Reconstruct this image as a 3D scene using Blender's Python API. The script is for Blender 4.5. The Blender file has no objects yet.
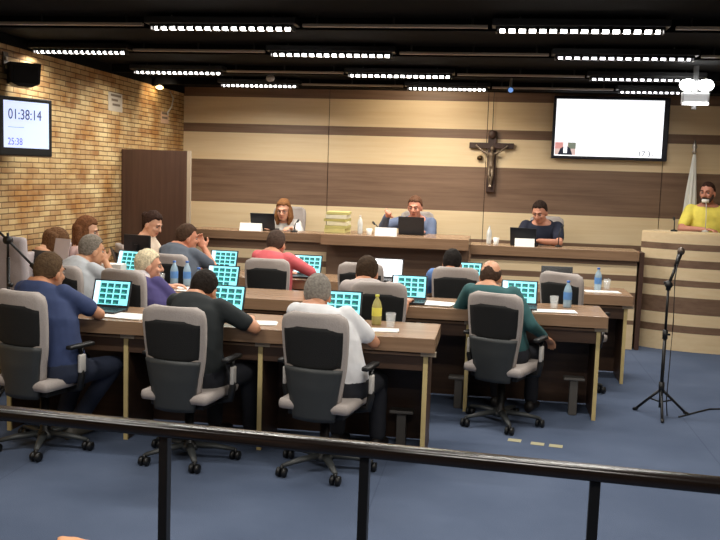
import bpy, bmesh, math, random
from mathutils import Vector, Matrix, noise
random.seed(7)
C = bpy.context.scene.collection
PI = math.pi
V = Vector

# ------------------------------------------------------------------ materials
def lin(c):
    c /= 255.0
    return c / 12.92 if c <= 0.04045 else ((c + 0.055) / 1.055) ** 2.4
def rgb(r, g, b): return (lin(r), lin(g), lin(b), 1.0)
MATS = {}
def mat(name, col, rough=.6, metal=0.0, emit=None, es=0.0, alpha=None, trans=0.0, var=0.0, vscale=20.0, spec=.5, bump=0.0):
    if name in MATS: return MATS[name]
    m = bpy.data.materials.new(name); m.use_nodes = True
    nt = m.node_tree; b = nt.nodes['Principled BSDF']
    b.inputs['Base Color'].default_value = rgb(*col)
    b.inputs['Roughness'].default_value = rough
    b.inputs['Metallic'].default_value = metal
    b.inputs['Specular IOR Level'].default_value = spec
    if emit:
        b.inputs['Emission Color'].default_value = rgb(*emit); b.inputs['Emission Strength'].default_value = es
    if trans:
        b.inputs['Transmission Weight'].default_value = trans; b.inputs['IOR'].default_value = 1.33
    if var or bump:
        tc = nt.nodes.new('ShaderNodeTexCoord'); n = nt.nodes.new('ShaderNodeTexNoise')
        n.inputs['Scale'].default_value = vscale; n.inputs['Detail'].default_value = 4
        nt.links.new(tc.outputs['Object'], n.inputs['Vector'])
        if var:
            r = nt.nodes.new('ShaderNodeValToRGB')
            c = V(rgb(*col)[:3])
            r.color_ramp.elements[0].position = .3; r.color_ramp.elements[1].position = .7
            r.color_ramp.elements[0].color = (*(c * (1 - var)), 1); r.color_ramp.elements[1].color = (*(c * (1 + var)), 1)
            nt.links.new(n.outputs['Fac'], r.inputs['Fac']); nt.links.new(r.outputs['Color'], b.inputs['Base Color'])
        if bump:
            bp = nt.nodes.new('ShaderNodeBump'); bp.inputs['Strength'].default_value = bump; bp.inputs['Distance'].default_value = .01
            nt.links.new(n.outputs['Fac'], bp.inputs['Height']); nt.links.new(bp.outputs['Normal'], b.inputs['Normal'])
    MATS[name] = m
    return m

def wood(name, c1, c2, rough=.45, axis='x', scale=1.0):
    """laminate with grain running along one axis"""
    m = bpy.data.materials.new(name); m.use_nodes = True
    nt = m.node_tree; b = nt.nodes['Principled BSDF']; b.inputs['Roughness'].default_value = rough
    tc = nt.nodes.new('ShaderNodeTexCoord'); mp = nt.nodes.new('ShaderNodeMapping')
    s = {'x': (1.2, 26, 26), 'y': (26, 1.2, 26), 'z': (26, 26, 1.2)}[axis]
    mp.inputs['Scale'].default_value = tuple(k * scale for k in s)
    n = nt.nodes.new('ShaderNodeTexNoise'); n.inputs['Scale'].default_value = 1.0; n.inputs['Detail'].default_value = 6
    n.inputs['Roughness'].default_value = .65
    r = nt.nodes.new('ShaderNodeValToRGB')
    r.color_ramp.elements[0].position = .32; r.color_ramp.elements[1].position = .68
    r.color_ramp.elements[0].color = rgb(*c1); r.color_ramp.elements[1].color = rgb(*c2)
    L = nt.links.new
    L(tc.outputs['Object'], mp.inputs['Vector']); L(mp.outputs['Vector'], n.inputs['Vector'])
    L(n.outputs['Fac'], r.inputs['Fac']); L(r.outputs['Color'], b.inputs['Base Color'])
    return m

def brick_mat():
    m = bpy.data.materials.new('yellow_brick'); m.use_nodes = True
    nt = m.node_tree; b = nt.nodes['Principled BSDF']; b.inputs['Roughness'].default_value = .85
    L = nt.links.new; N = nt.nodes.new
    tc = N('ShaderNodeTexCoord'); sp = N('ShaderNodeSeparateXYZ'); cb = N('ShaderNodeCombineXYZ')
    L(tc.outputs['Object'], sp.inputs[0]); L(sp.outputs['Y'], cb.inputs['X']); L(sp.outputs['Z'], cb.inputs['Y'])
    wob = N('ShaderNodeTexNoise'); wob.inputs['Scale'].default_value = 9; L(cb.outputs[0], wob.inputs['Vector'])
    vm = N('ShaderNodeVectorMath'); vm.operation = 'MULTIPLY_ADD'
    vm.inputs[1].default_value = (.012, .008, 0); L(wob.outputs['Color'], vm.inputs[0]); L(cb.outputs[0], vm.inputs[2])
    br = N('ShaderNodeTexBrick'); L(vm.outputs[0], br.inputs['Vector'])
    br.inputs['Scale'].default_value = 1.0; br.inputs['Brick Width'].default_value = .19; br.inputs['Row Height'].default_value = .045
    br.inputs['Mortar Size'].default_value = .005; br.inputs['Mortar Smooth'].default_value = .3; br.inputs['Bias'].default_value = -.35
    br.inputs['Color1'].default_value = rgb(218, 194, 142); br.inputs['Color2'].default_value = rgb(172, 128, 80)
    br.inputs['Mortar'].default_value = rgb(118, 92, 60)
    big = N('ShaderNodeTexNoise'); big.inputs['Scale'].default_value = 3.2; big.inputs['Detail'].default_value = 5; L(cb.outputs[0], big.inputs['Vector'])
    rp = N('ShaderNodeValToRGB'); rp.color_ramp.elements[0].position = .35; rp.color_ramp.elements[1].position = .62
    rp.color_ramp.elements[0].color = rgb(206, 170, 128); rp.color_ramp.elements[1].color = (1, 1, 1, 1)
    L(big.outputs['Fac'], rp.inputs['Fac'])
    mx = N('ShaderNodeMixRGB'); mx.blend_type = 'MULTIPLY'; mx.inputs['Fac'].default_value = 1
    L(br.outputs['Color'], mx.inputs[1]); L(rp.outputs['Color'], mx.inputs[2]); L(mx.outputs[0], b.inputs['Base Color'])
    bp = N('ShaderNodeBump'); bp.inputs['Strength'].default_value = .6; bp.inputs['Distance'].default_value = .01; bp.invert = True
    L(br.outputs['Fac'], bp.inputs['Height']); L(bp.outputs['Normal'], b.inputs['Normal'])
    return m

def carpet_mat():
    m = bpy.data.materials.new('blue_carpet'); m.use_nodes = True
    nt = m.node_tree; b = nt.nodes['Principled BSDF']; b.inputs['Roughness'].default_value = .95
    b.inputs['Specular IOR Level'].default_value = .15
    L = nt.links.new; N = nt.nodes.new
    tc = N('ShaderNodeTexCoord')
    n1 = N('ShaderNodeTexNoise'); n1.inputs['Scale'].default_value = 1.6; n1.inputs['Detail'].default_value = 5
    n2 = N('ShaderNodeTexNoise'); n2.inputs['Scale'].default_value = 160; n2.inputs['Detail'].default_value = 2
    L(tc.outputs['Object'], n1.inputs['Vector']); L(tc.outputs['Object'], n2.inputs['Vector'])
    r = N('ShaderNodeValToRGB'); r.color_ramp.elements[0].position = .35; r.color_ramp.elements[1].position = .65
    r.color_ramp.elements[0].color = rgb(78, 90, 113); r.color_ramp.elements[1].color = rgb(88, 100, 123)
    L(n1.outputs['Fac'], r.inputs['Fac'])
    br = N('ShaderNodeTexBrick'); br.offset = 0; br.inputs['Scale'].default_value = 1; br.inputs['Brick Width'].default_value = 2.0
    br.inputs['Row Height'].default_value = 2.0; br.inputs['Mortar Size'].default_value = .006; br.inputs['Mortar Smooth'].default_value = 1
    br.inputs['Color1'].default_value = br.inputs['Color2'].default_value = (1, 1, 1, 1); br.inputs['Mortar'].default_value = (.75, .75, .78, 1)
    mp = N('ShaderNodeMapping'); mp.inputs['Location'].default_value = (.55, .9, 0)
    L(tc.outputs['Object'], mp.inputs[0]); L(mp.outputs[0], br.inputs['Vector'])
    mx = N('ShaderNodeMixRGB'); mx.blend_type = 'MULTIPLY'; mx.inputs['Fac'].default_value = 1
    L(r.outputs['Color'], mx.inputs[1]); L(br.outputs['Color'], mx.inputs[2]); L(mx.outputs[0], b.inputs['Base Color'])
    bp = N('ShaderNodeBump'); bp.inputs['Strength'].default_value = .5; bp.inputs['Distance'].default_value = .004
    L(n2.outputs['Fac'], bp.inputs['Height']); L(bp.outputs['Normal'], b.inputs['Normal'])
    return m

# ------------------------------------------------------------------ mesh builder
class MB:
    def __init__(s): s.v = []; s.f = []; s.m = []
    def add(s, vs, fs, mi=0):
        o = len(s.v); s.v += [V(p) for p in vs]
        s.f += [tuple(i + o for i in f) for f in fs]; s.m += [mi] * len(fs)
        return s
    def box(s, cx, cy, cz, sx, sy, sz, mi=0, M=None, bev=0.0):
        bm = bmesh.new(); bmesh.ops.create_cube(bm, size=1)
        for v in bm.verts: v.co = V((v.co.x * sx, v.co.y * sy, v.co.z * sz))
        if bev: bmesh.ops.bevel(bm, geom=list(bm.edges), offset=bev, segments=2, affect='EDGES', profile=.6)
        T = Matrix.Translation((cx, cy, cz))
        if M is not None: T = T @ M.to_4x4()
        bm.verts.index_update()
        s.add([T @ v.co for v in bm.verts], [[v.index for v in f.verts] for f in bm.faces], mi); bm.free()
        return s
    def bounds(s, x0, x1, y0, y1, z0, z1, mi=0, bev=0.0):
        return s.box((x0 + x1) / 2, (y0 + y1) / 2, (z0 + z1) / 2, abs(x1 - x0), abs(y1 - y0), abs(z1 - z0), mi, None, bev)
    def rings(s, rings, mi=0, caps=True, closed=True):
        n = len(rings[0]); vs = [p for r in rings for p in r]; fs = []
        for k in range(len(rings) - 1):
            for i in range(n if closed else n - 1):
                j = (i + 1) % n
                fs.append((k * n + i, k * n + j, (k + 1) * n + j, (k + 1) * n + i))
        if caps and closed:
            fs.append(tuple(reversed(range(n)))); fs.append(tuple(range((len(rings) - 1) * n, len(rings) * n)))
        return s.add(vs, fs, mi)
    def tube(s, pts, rad, n=10, mi=0, flat=1.0):
        pts = [V(p) for p in pts]
        if not isinstance(rad, (list, tuple)): rad = [rad] * len(pts)
        rings = []; ref = None
        for i, p in enumerate(pts):
            t = (pts[min(i + 1, len(pts) - 1)] - pts[max(i - 1, 0)]).normalized()
            if ref is None: ref = V((0, 0, 1)) if abs(t.z) < .9 else V((0, 1, 0))
            a = t.cross(ref)
            a = a.normalized() if a.length > 1e-6 else V((1, 0, 0))
            b = t.cross(a).normalized(); ref = a.cross(t).normalized() if False else ref
            rings.append([p + (a * math.cos(q) + b * math.sin(q) * flat) * rad[i] for q in [2 * PI * k / n for k in range(n)]])
        return s.rings(rings, mi)
    def cap(s, a, b, r0, r1, n=10, mi=0):
        """capsule with round ends, for remeshed figures"""
        a = V(a); b = V(b); d = (b - a); L = d.length
        if L < 1e-6: return s.ell(a, (r0, r0, r0), mi=mi)
        d = d / L
        pts = []; rr = []
        for q in (85, 55, 25): pts.append(a - d * r0 * math.sin(math.radians(q))); rr.append(r0 * math.cos(math.radians(q)))
        pts += [a, b]; rr += [r0, r1]
        for q in (25, 55, 85): pts.append(b + d * r1 * math.sin(math.radians(q))); rr.append(r1 * math.cos(math.radians(q)))
        return s.tube(pts, rr, n, mi)
    def ell(s, c, r, M=None, mi=0, nu=16, nv=10):
        c = V(c); rings = []
        for k in range(1, nv):
            th = PI * k / nv
            rings.append([V((r[0] * math.sin(th) * math.cos(2 * PI * i / nu), r[1] * math.sin(th) * math.sin(2 * PI * i / nu), -r[2] * math.cos(th))) for i in range(nu)])
        vs = [p for q in rings for p in q] + [V((0, 0, -r[2])), V((0, 0, r[2]))]
        fs = []
        for k in range(nv - 2):
            for i in range(nu):
                j = (i + 1) % nu; fs.append((k * nu + i, k * nu + j, (k + 1) * nu + j, (k + 1) * nu + i))
        b = (nv - 1) * nu
        for i in range(nu):
            j = (i + 1) % nu; fs.append((b, j, i)); fs.append((b + 1, (nv - 2) * nu + i, (nv - 2) * nu + j))
        return s.add([(M @ p if M is not None else p) + c for p in vs], fs, mi)
    def lathe(s, prof, c=(0, 0, 0), n=20, mi=0, caps=True):
        c = V(c)
        return s.rings([[c + V((r * math.cos(2 * PI * i / n), r * math.sin(2 * PI * i / n), z)) for i in range(n)] for r, z in prof], mi, caps)
    def prism(s, poly, axis, a0, a1, mi=0):
        """polygon extruded along an axis: poly in the two other axes"""
        def P(p, a): return {'x': (a, p[0], p[1]), 'y': (p[0], a, p[1]), 'z': (p[0], p[1], a)}[axis]
        n = len(poly)
        return s.add([P(p, a0) for p in poly] + [P(p, a1) for p in poly],
                     [tuple(reversed(range(n))), tuple(range(n, 2 * n))] + [(i, (i + 1) % n, n + (i + 1) % n, n + i) for i in range(n)], mi)
    def mesh(s, name):
        me = bpy.data.meshes.new(name); me.from_pydata([tuple(p) for p in s.v], [], s.f)
        me.polygons.foreach_set('material_index', s.m)
        bm = bmesh.new(); bm.from_mesh(me); bmesh.ops.recalc_face_normals(bm, faces=list(bm.faces)); bm.to_mesh(me); bm.free()
        me.update(); return me
    def build(s, name, mats, parent=None, smooth=False, loc=None, rot=None):
        me = s.mesh(name)
        return link(name, me, mats, parent, smooth, loc, rot)

def link(name, me, mats, parent=None, smooth=False, loc=None, rot=None):
    if not isinstance(mats, (list, tuple)): mats = [mats]
    for i, m in enumerate(mats):
        if i < len(me.materials): me.materials[i] = m
        else: me.materials.append(m)
    if smooth: me.polygons.foreach_set('use_smooth', [True] * len(me.polygons)); me.update()
    o = bpy.data.objects.new(name, me); C.objects.link(o)
    if parent: o.parent = parent
    if loc is not None: o.location = loc
    if rot is not None: o.rotation_euler = rot
    return o

def tag(o, label=None, cat=None, group=None, kind=None):
    if label: o['label'] = label
    if cat: o['category'] = cat
    if group: o['group'] = group
    if kind: o['kind'] = kind
    return o
def thing(name, label, cat, loc=(0, 0, 0), rz=0, group=None):
    o = bpy.data.objects.new(name, None); C.objects.link(o); o.empty_display_size = .1
    o.location = loc; o.rotation_euler = (0, 0, rz)
    return tag(o, label, cat, group)
def dup(root, loc, rz, label, group=None):
    def cp(o, parent):
        c = o.copy(); C.objects.link(c); c.parent = parent
        for ch in list(o.children): cp(ch, c)
        return c
    r = cp(root, None); r.location = loc; r.rotation_euler = (0, 0, rz); r['label'] = label
    if group: r['group'] = group
    return r

def remesh(mb, name, voxel, smooth=4, fold=0.0, fscale=9.0):
    me = mb.mesh(name + '_raw'); o = bpy.data.objects.new('raw', me); C.objects.link(o)
    m = o.modifiers.new('r', 'REMESH'); m.mode = 'VOXEL'; m.voxel_size = voxel
    sm = o.modifiers.new('s', 'SMOOTH'); sm.factor = .5; sm.iterations = smooth
    dg = bpy.context.evaluated_depsgraph_get()
    out = bpy.data.meshes.new_from_object(o.evaluated_get(dg)); out.name = name
    bpy.data.objects.remove(o); bpy.data.meshes.remove(me)
    if fold:
        nv = [v.normal.copy() for v in out.vertices]
        for v, n in zip(out.vertices, nv):
            q = V(v.co) * fscale
            k = noise.noise(V((q.x, q.y, q.z * .6))) + .5 * noise.noise(q * 2.3)
            v.co = V(v.co) + n * (k * fold)
        out.update()
    return out

# ------------------------------------------------------------------ palette
CREAM = wood('cream_laminate', (220, 195, 154), (228, 206, 168), .5, 'x')
BROWN = wood('brown_laminate', (105, 80, 62), (130, 103, 82), .5, 'x')
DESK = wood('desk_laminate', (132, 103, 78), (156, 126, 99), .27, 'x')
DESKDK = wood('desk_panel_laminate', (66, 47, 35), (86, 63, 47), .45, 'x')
DARKW = wood('dark_walnut', (66, 44, 34), (82, 57, 45), .45, 'z')
EDGE = mat('pale_edge_band', (205, 184, 128), .5, var=.05)
PALEEDGE = mat('pale_aluminium_edge', (176, 160, 138), .4)
BRICK = brick_mat(); CARPET = carpet_mat()
BLACK = mat('black_ceiling_paint', (2, 2, 2), .9, spec=.15, var=.15, vscale=3)
BLKPL = mat('black_plastic', (16, 17, 19), .45, var=.1)
BLKMAT = mat('matt_black_metal', (12, 12, 13), .4, var=.1)
GREYPL = mat('dark_grey_shell_plastic', (52, 55, 56), .5, var=.06)
MESHBK = mat('black_mesh_cloth', (11, 12, 13), .8, var=.2, vscale=220, bump=.3)
GREYFAB = mat('pale_grey_upholstery', (166, 157, 152), .85, var=.06, vscale=120, bump=.2)
LAVFAB = mat('pale_lavender_upholstery', (176, 166, 168), .85, var=.05, vscale=120, bump=.2)
STEEL = mat('grey_metal', (120, 120, 120), .35, .8, var=.08)
TRACKM = mat('track_metal', (160, 147, 130), .45, .0, var=.08)
PALEPL = mat('pale_grey_plastic', (200, 196, 190), .35, var=.03)
WHITE = mat('white_paper', (238, 236, 230), .8, var=.02)
LAPTOP = mat('laptop_dark_case', (34, 36, 42), .4, var=.08)
KEYS = mat('laptop_keys', (14, 15, 18), .5, var=.1)
def clear(name, col, solid):
    """thin clear plastic: mostly see-through with a pale glossy surface"""
    m = mat(name, col, .1); nt = m.node_tree; b = nt.nodes['Principled BSDF']; o = [n for n in nt.nodes if n.type == 'OUTPUT_MATERIAL'][0]
    tr = nt.nodes.new('ShaderNodeBsdfTransparent'); mx = nt.nodes.new('ShaderNodeMixShader'); mx.inputs[0].default_value = solid
    nt.links.new(tr.outputs[0], mx.inputs[1]); nt.links.new(b.outputs[0], mx.inputs[2]); nt.links.new(mx.outputs[0], o.inputs[0])
    return m
GLASS = clear('clear_glass', (235, 238, 238), .2)
BLUEB = clear('pale_blue_bottle', (176, 206, 226), .62)
BLUECAP = mat('blue_cap', (60, 110, 190), .4)
GUARD = mat('rail_dark_lacquer', (26, 19, 16), .22, .0, var=.2, vscale=6)
SILVER = mat('silver_metal', (190, 185, 178), .3, .9)

# ------------------------------------------------------------------ room
XL, XR, YB, YF, ZC = -3.75, 3.7, 10.4, -3.0, 2.68
def struct(name, mb, mats, smooth=False):
    o = mb.build(name, mats, None, smooth); o['kind'] = 'structure'; return o
struct('floor', MB().bounds(XL - .2, XR + .2, YF - .2, YB + .2, -.1, 0), CARPET)
struct('ceiling', MB().bounds(XL - .2, XR + .2, YF - .2, YB + .2, ZC, ZC + .1), BLACK)
struct('wall_left', MB().bounds(XL - .15, XL, YF, YB + .15, 0, ZC), BRICK)
struct('wall_right', MB().bounds(XR, XR + .15, YF, YB + .15, 0, ZC), CREAM)
struct('wall_rear', MB().bounds(XL, XR, YF - .15, YF, 0, ZC), mat('rear_wall_paint', (120, 108, 92), .8, var=.05))
struct('shade_strip_1', MB().bounds(XL, XL + .012, YF, YB, 2.60, ZC), BLACK)  # black strip standing in for the unlit brick below the ceiling
wb = MB()
bands = [(0, .72, 0), (.72, .99, 1), (.99, 1.31, 0), (1.31, 1.825, 1), (1.825, 2.15, 0), (2.15, 2.255, 1), (2.255, 2.572, 0), (2.572, 2.68, 1)]
seams = [XL, -1.955, -.10, 1.868, XR]
wb.bounds(XL, XR, YB + .02, YB + .15, 0, ZC, 2)
for a, b in zip(seams, seams[1:]):
    for z0, z1, k in bands:
        wb.bounds(a + .004, b - .004, YB, YB + .02, z0, z1, k)
struct('wall_back', wb, [CREAM, BROWN, mat('panel_gap', (60, 44, 34), .8)])

# ------------------------------------------------------------------ camera
f, pitch, roll, yaw, H = 884.0, .107, .032, .146, 1.69
cy, sy, cp, sp = math.cos(yaw), math.sin(yaw), math.cos(pitch), math.sin(pitch)
fwd = V((-sy * cp, cy * cp, -sp)); right = V((cy, sy, 0)); up = right.cross(fwd)
cr, sr = math.cos(roll), math.sin(roll)
cx_ = right * cr + up * sr; cu_ = up * cr - right * sr
cam = bpy.data.cameras.new('camera'); co = bpy.data.objects.new('camera', cam); C.objects.link(co)
cam.sensor_width = 36; cam.lens = f / 720 * 36; cam.clip_start = .05
co.matrix_world = Matrix(((cx_.x, cu_.x, -fwd.x, 0), (cx_.y, cu_.y, -fwd.y, 0), (cx_.z, cu_.z, -fwd.z, H), (0, 0, 0, 1)))
bpy.context.scene.camera = co

# ------------------------------------------------------------------ ceiling lights
LAMP = mat('fluorescent_tube', (255, 255, 255), .4, emit=(255, 250, 244), es=11)
LAMPDIM = mat('fluorescent_tube_dim', (255, 255, 255), .4, emit=(250, 246, 255), es=4)
def ceiling_light(x0, x1, y, label, power=26, dim=False):
    L = x1 - x0; xc = (x0 + x1) / 2
    t = thing('ceiling_light', label, 'ceiling light', (xc, y, ZC), 0, 'black louvred ceiling lights')
    MB().box(0, 0, -.042, L + .06, .15, .044, 0, None, .006).build('housing', BLKMAT, t)
    MB().tube([(-L / 2 + .02, 0, -.084), (L / 2 - .02, 0, -.084)], .010 if dim else .0135, 12).build('tube_lamp', LAMPDIM if dim else LAMP, t, True)
    lv = MB(); n = 16
    for k in range(n + 1): lv.box(-L / 2 + L * k / n, 0, -.080, .022 if k % n else .01, .075, .036)
    for s in (-1, 1): lv.box(0, s * .034, -.072, L, .006, .016)
    lv.build('louvre', BLKMAT, t)
    for xx in (-L * .36, L * .36): MB().tube([(xx, 0, 0), (xx, 0, -.03)], .006, 8).build('hanger', STEEL, t)
    ld = bpy.data.lights.new('lamp_glow', 'AREA'); ld.shape = 'RECTANGLE'; ld.size = L; ld.size_y = .12
    ld.energy = power; ld.color = (1.0, .95, .87); ld.spread = math.radians(165)
    lo = bpy.data.objects.new('lamp_glow', ld); C.objects.link(lo); lo.parent = t; lo.location = (0, 0, -.112)
    return t
rows = [
    ('row nearest the gallery', 5.6, [(-2.235, -1.30), (-.025, .96)]),
    ('second row from the gallery', 6.8, [(-3.70, -2.93), (-1.745, -.81), (.41, 1.385)]),
    ('third row from the gallery', 8.15, [(-3.42, -2.57), (-1.36, -.42), (.80, 1.74)]),
    ('row along the striped back wall', 9.25, [(-2.91, -2.09), (-.92, -.11), (1.195, 2.05)])]
pos2 = ['left of its two lights', 'right of its two lights']; pos3 = ['left of its three lights', 'middle of its three lights', 'right of its three lights']
for nm, y, xs in rows:
    for i, (a, b) in enumerate(xs):
        ceiling_light(a, b, y, 'louvred tube light, %s, %s' % (nm, (pos2 if len(xs) == 2 else pos3)[i]), (6 if y > 9 else 13) if a > .3 else (9 if a < -3 else (19 if y > 9 else 15)), a > .3)
for y in (3.6, 1.2):
    for a, b in ((-2.7, -1.77), (-.46, .47), (1.75, 2.68)):
        k = 'front' if y > 2 else 'rear'
        ceiling_light(a, b, y, 'black louvred tube light over the %s of the gallery' % k, 17)
for nm, y, xs in rows:
    tag(MB().bounds(XL + .06, XR - .01, y + .08, y + .12, -.075, -.0, 0).build('ceiling_baffle', BLACK, None, False, (0, 0, ZC)), 'long black ceiling baffle behind lights of the ' + nm, 'baffle')
tracks = [('row nearest the gallery', 5.6, [(-3.7, -2.3, 'left end'), (-1.24, -.08, 'between its two lights'), (1.03, 2.1, 'right end')]),
          ('second row from the gallery', 6.8, [(-2.87, -1.80, 'between left and middle lights'), (-.75, .36, 'between middle and right lights'), (1.44, 2.5, 'right end')]),
          ('third row from the gallery', 8.15, [(-2.52, -1.41, 'between left and middle lights'), (-.37, .75, 'between middle and right lights')]),
          ('row along the striped back wall', 9.25, [(-2.04, -.97, 'between left and middle lights'), (-.06, 1.14, 'between middle and right lights')])]
for nm, y, xs in tracks:
    for a, b, w in xs:
        t = thing('ceiling_track', 'thin metal track in the %s, %s' % (nm, w), 'ceiling track', ((a + b) / 2, y, ZC), 0, 'metal tracks on the black ceiling')
        L = b - a
        MB().box(0, 0, -.062, L, .04, .018, 0, None, .003).build('channel', TRACKM, t)
        for xx in (-L * .42, 0, L * .42): MB().tube([(xx, 0, 0), (xx, 0, -.055)], .007, 8).build('hanger', BLKMAT, t)

def spot(name, loc, target, power, size, color=(1, .82, .58), blend=.8, rad=.05):
    ld = bpy.data.lights.new(name, 'SPOT'); ld.energy = power; ld.spot_size = math.radians(size); ld.spot_blend = blend; ld.color = color
    ld.shadow_soft_size = rad
    o = bpy.data.objects.new(name, ld); C.objects.link(o); o.location = loc
    o.rotation_euler = (V(target) - V(loc)).to_track_quat('-Z', 'Y').to_euler(); return o
spot('wall_washer', (-.75, 9.45, 2.66), (-.75, 10.4, 2.0), 30, 135)
spot('brick_washer', (-3.45, 9.2, 2.64), (-3.75, 9.4, 2.3), 6, 120)
spot('brick_washer', (-3.0, 7.6, 2.60), (-3.75, 7.6, 1.0), 10, 110, (1, .92, .80))

# ------------------------------------------------------------------ wall fittings
t = thing('wooden_partition', 'dark walnut partition panel with pale edge in front of brick wall', 'partition', (-3.38, 8.6, 0))
MB().bounds(-.36, .33, -.02, .02, 0, 1.875).build('panel', DARKW, t)
MB().bounds(.33, .362, -.022, .022, 0, 1.875).build('edge_trim', PALEEDGE, t)

# big screen on the back wall
t = thing('wall_screen', 'large flat screen showing a bright white page on back wall', 'screen', (1.262, 10.3, 2.297))
MB().box(0, .03, 0, 1.265, .05, .70, 0, None, .01).build('bezel', mat('screen_bezel', (18, 20, 34), .35), t)
MB().box(0, .075, 0, .4, .06, .3).build('wall_mount', BLKMAT, t)
SCRW = mat('white_screen', (250, 252, 255), .4, emit=(244, 248, 255), es=.8)
sb = MB(); W2, H2 = .600, .316
def quad(mb, x0, x1, z0, z1, y, mi): mb.add([(x0, y, z0), (x1, y, z0), (x1, y, z1), (x0, y, z1)], [(0, 1, 2, 3)], mi)
quad(sb, -W2, W2 - .03, -H2, H2, .004, 0)
x0, z0 = -W2, -H2
quad(sb, x0 + .005, x0 + .235, z0 + .01, z0 + .15, .003, 1)
quad(sb, x0 + .005, x0 + .09, z0 + .08, z0 + .15, .0025, 4)
quad(sb, x0 + .15, x0 + .235, z0 + .08, z0 + .15, .0025, 3)
sb.add([(x0 + .04, .002, z0 + .01), (x0 + .20, .002, z0 + .01), (x0 + .175, .002, z0 + .085), (x0 + .12, .002, z0 + .115), (x0 + .065, .002, z0 + .08)], [(0, 1, 2, 3, 4)], 2)
quad(sb, x0 + .10, x0 + .14, z0 + .03, z0 + .145, .001, 0)
E1 = lambda n, c, s=1.0: mat(n, c, .5, emit=c, es=s)
sb.build('display', [SCRW, E1('thumb_pink', (205, 180, 175), .5), E1('thumb_dark', (30, 34, 52), .4), E1('thumb_grey', (110, 118, 105), .6), E1('thumb_rose', (196, 136, 132), .6)], t)

def text(body, size, mat_, parent, loc, rot=(PI / 2, 0, 0), name='lettering', sx=1.0, align='LEFT'):
    cu = bpy.data.curves.new(name, 'FONT'); cu.body = body; cu.size = size; cu.align_x = align; cu.extrude = .0008
    o = bpy.data.objects.new('tmp', cu); C.objects.link(o)
    dg = bpy.context.evaluated_depsgraph_get(); me = bpy.data.meshes.new_from_object(o.evaluated_get(dg))
    bpy.data.objects.remove(o)
    me.transform(Matrix.Scale(sx, 4, (1, 0, 0)))
    return link(name, me, mat_, parent, False, loc, rot)
text('17:31', .085, E1('screen_grey_ink', (70, 72, 80), .1), t, (.31, .001, -.302), name='clock_digits')

# clock monitor on the brick wall
t = thing('clock_monitor', 'black wall monitor showing elapsed time on the brick wall', 'monitor', (-3.56, 6.40, 1.985), math.radians(62)); t.scale = (.90, .90, .88)
MB().box(0, .03, -.012, .50, .06, .505, 0, None, .012).build('bezel', BLKPL, t)
MB().box(0, .12, 0, .12, .14, .12).build('wall_bracket', BLKMAT, t)
sc = MB(); quad(sc, -.215, .215, -.195, .205, -.002, 0)
d = sc.build('display', E1('monitor_pale_blue', (196, 208, 238), .72), t)
INK = E1('monitor_ink', (40, 44, 92), .6); INKB = E1('monitor_ink_blue', (92, 92, 190), .8)
text('01:38:14', .125, INK, d, (-.175, -.004, .05), name='clock_digits', sx=.74)
text('25:38', .085, INKB, d, (-.18, -.004, -.17), name='countdown_digits', sx=.74)
MB().box(-.10, -.004, -.02, .15, .001, .0035).build('caption_line', INKB, d)

t = thing('loudspeaker', 'black loudspeaker hung high on the brick wall', 'loudspeaker', (-3.62, 6.47, 2.37), math.radians(40)); t.scale = (.72, .72, .72)
MB().prism([(-.16, .125), (-.145, -.09), (-.07, -.125), (.07, -.125), (.145, -.09), (.16, .125)], 'y', -.11, .11).build('cabinet', BLKPL, t)
MB().box(0, -.115, .0, .26, .012, .18, 0, None, .004).build('grille', MESHBK, t)
MB().tube([(0, .10, .05), (0, .26, .10)], .02).build('bracket', BLKMAT, t)

def sheet(name, label, y, z, w, h, lines, mname, col):
    t = thing(name, label, 'notice', (XL + .0016, y, z), PI / 2)
    MB().box(0, 0, 0, w, .003, h).build('paper', mat(mname, col, .8, var=.03), t)
    lb = MB(); random.seed(int(y * 10))
    for k in range(lines):
        lb.box(random.uniform(-.02, .02), -.0025, h * .36 - k * h * .75 / lines, w * random.uniform(.45, .75), .001, h * .28 / lines * 1.3)
    lb.build('printed_lines', mat('notice_ink', (120, 105, 88), .8), t)
sheet('paper_sign', 'white paper notice on the brick wall beneath the ceiling light', 8.44, 2.33, .33, .18, 3, 'notice_paper', (196, 184, 164))
sheet('paper_sign', 'small pinkish paper notice beneath the warm wall lamp', 9.78, 2.27, .24, .13, 2, 'notice_pink', (206, 170, 140))
t = thing('wall_lamp', 'small warm lamp glowing on the brick wall near corner', 'lamp', (-3.74, 9.45, 2.60))
MB().box(.03, 0, .02, .06, .16, .07, 0, None, .01).build('lamp_body', BLKMAT, t)
MB().ell((.055, 0, -.02), (.035, .07, .022)).build('bulb', mat('warm_bulb', (255, 230, 170), .4, emit=(255, 214, 140), es=6), t, True)
tag(MB().tube([(-3.735, 9.9, 2.58), (-3.70, 9.92, 2.50), (-3.705, 9.88, 2.40), (-3.73, 9.82, 2.33), (-3.72, 9.80, 2.30)], .008, 8).build('hanging_cable', PALEPL, None, True), 'loose pale cable dangling beside the warm wall lamp', 'cable')
t = thing('wall_switch', 'beige double switch plate high on the brick wall by loudspeaker', 'switch', (XL + .008, 6.42, 2.46), PI / 2)
MB().box(0, 0, 0, .07, .014, .16, 0, None, .003).build('plate', mat('switch_plate', (96, 78, 56), .6), t)
for z in (-.03, .03): MB().box(0, -.012, z, .03, .012, .03, 0, None, .003).build('button', mat('switch_button', (200, 170, 120), .5), t)

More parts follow.
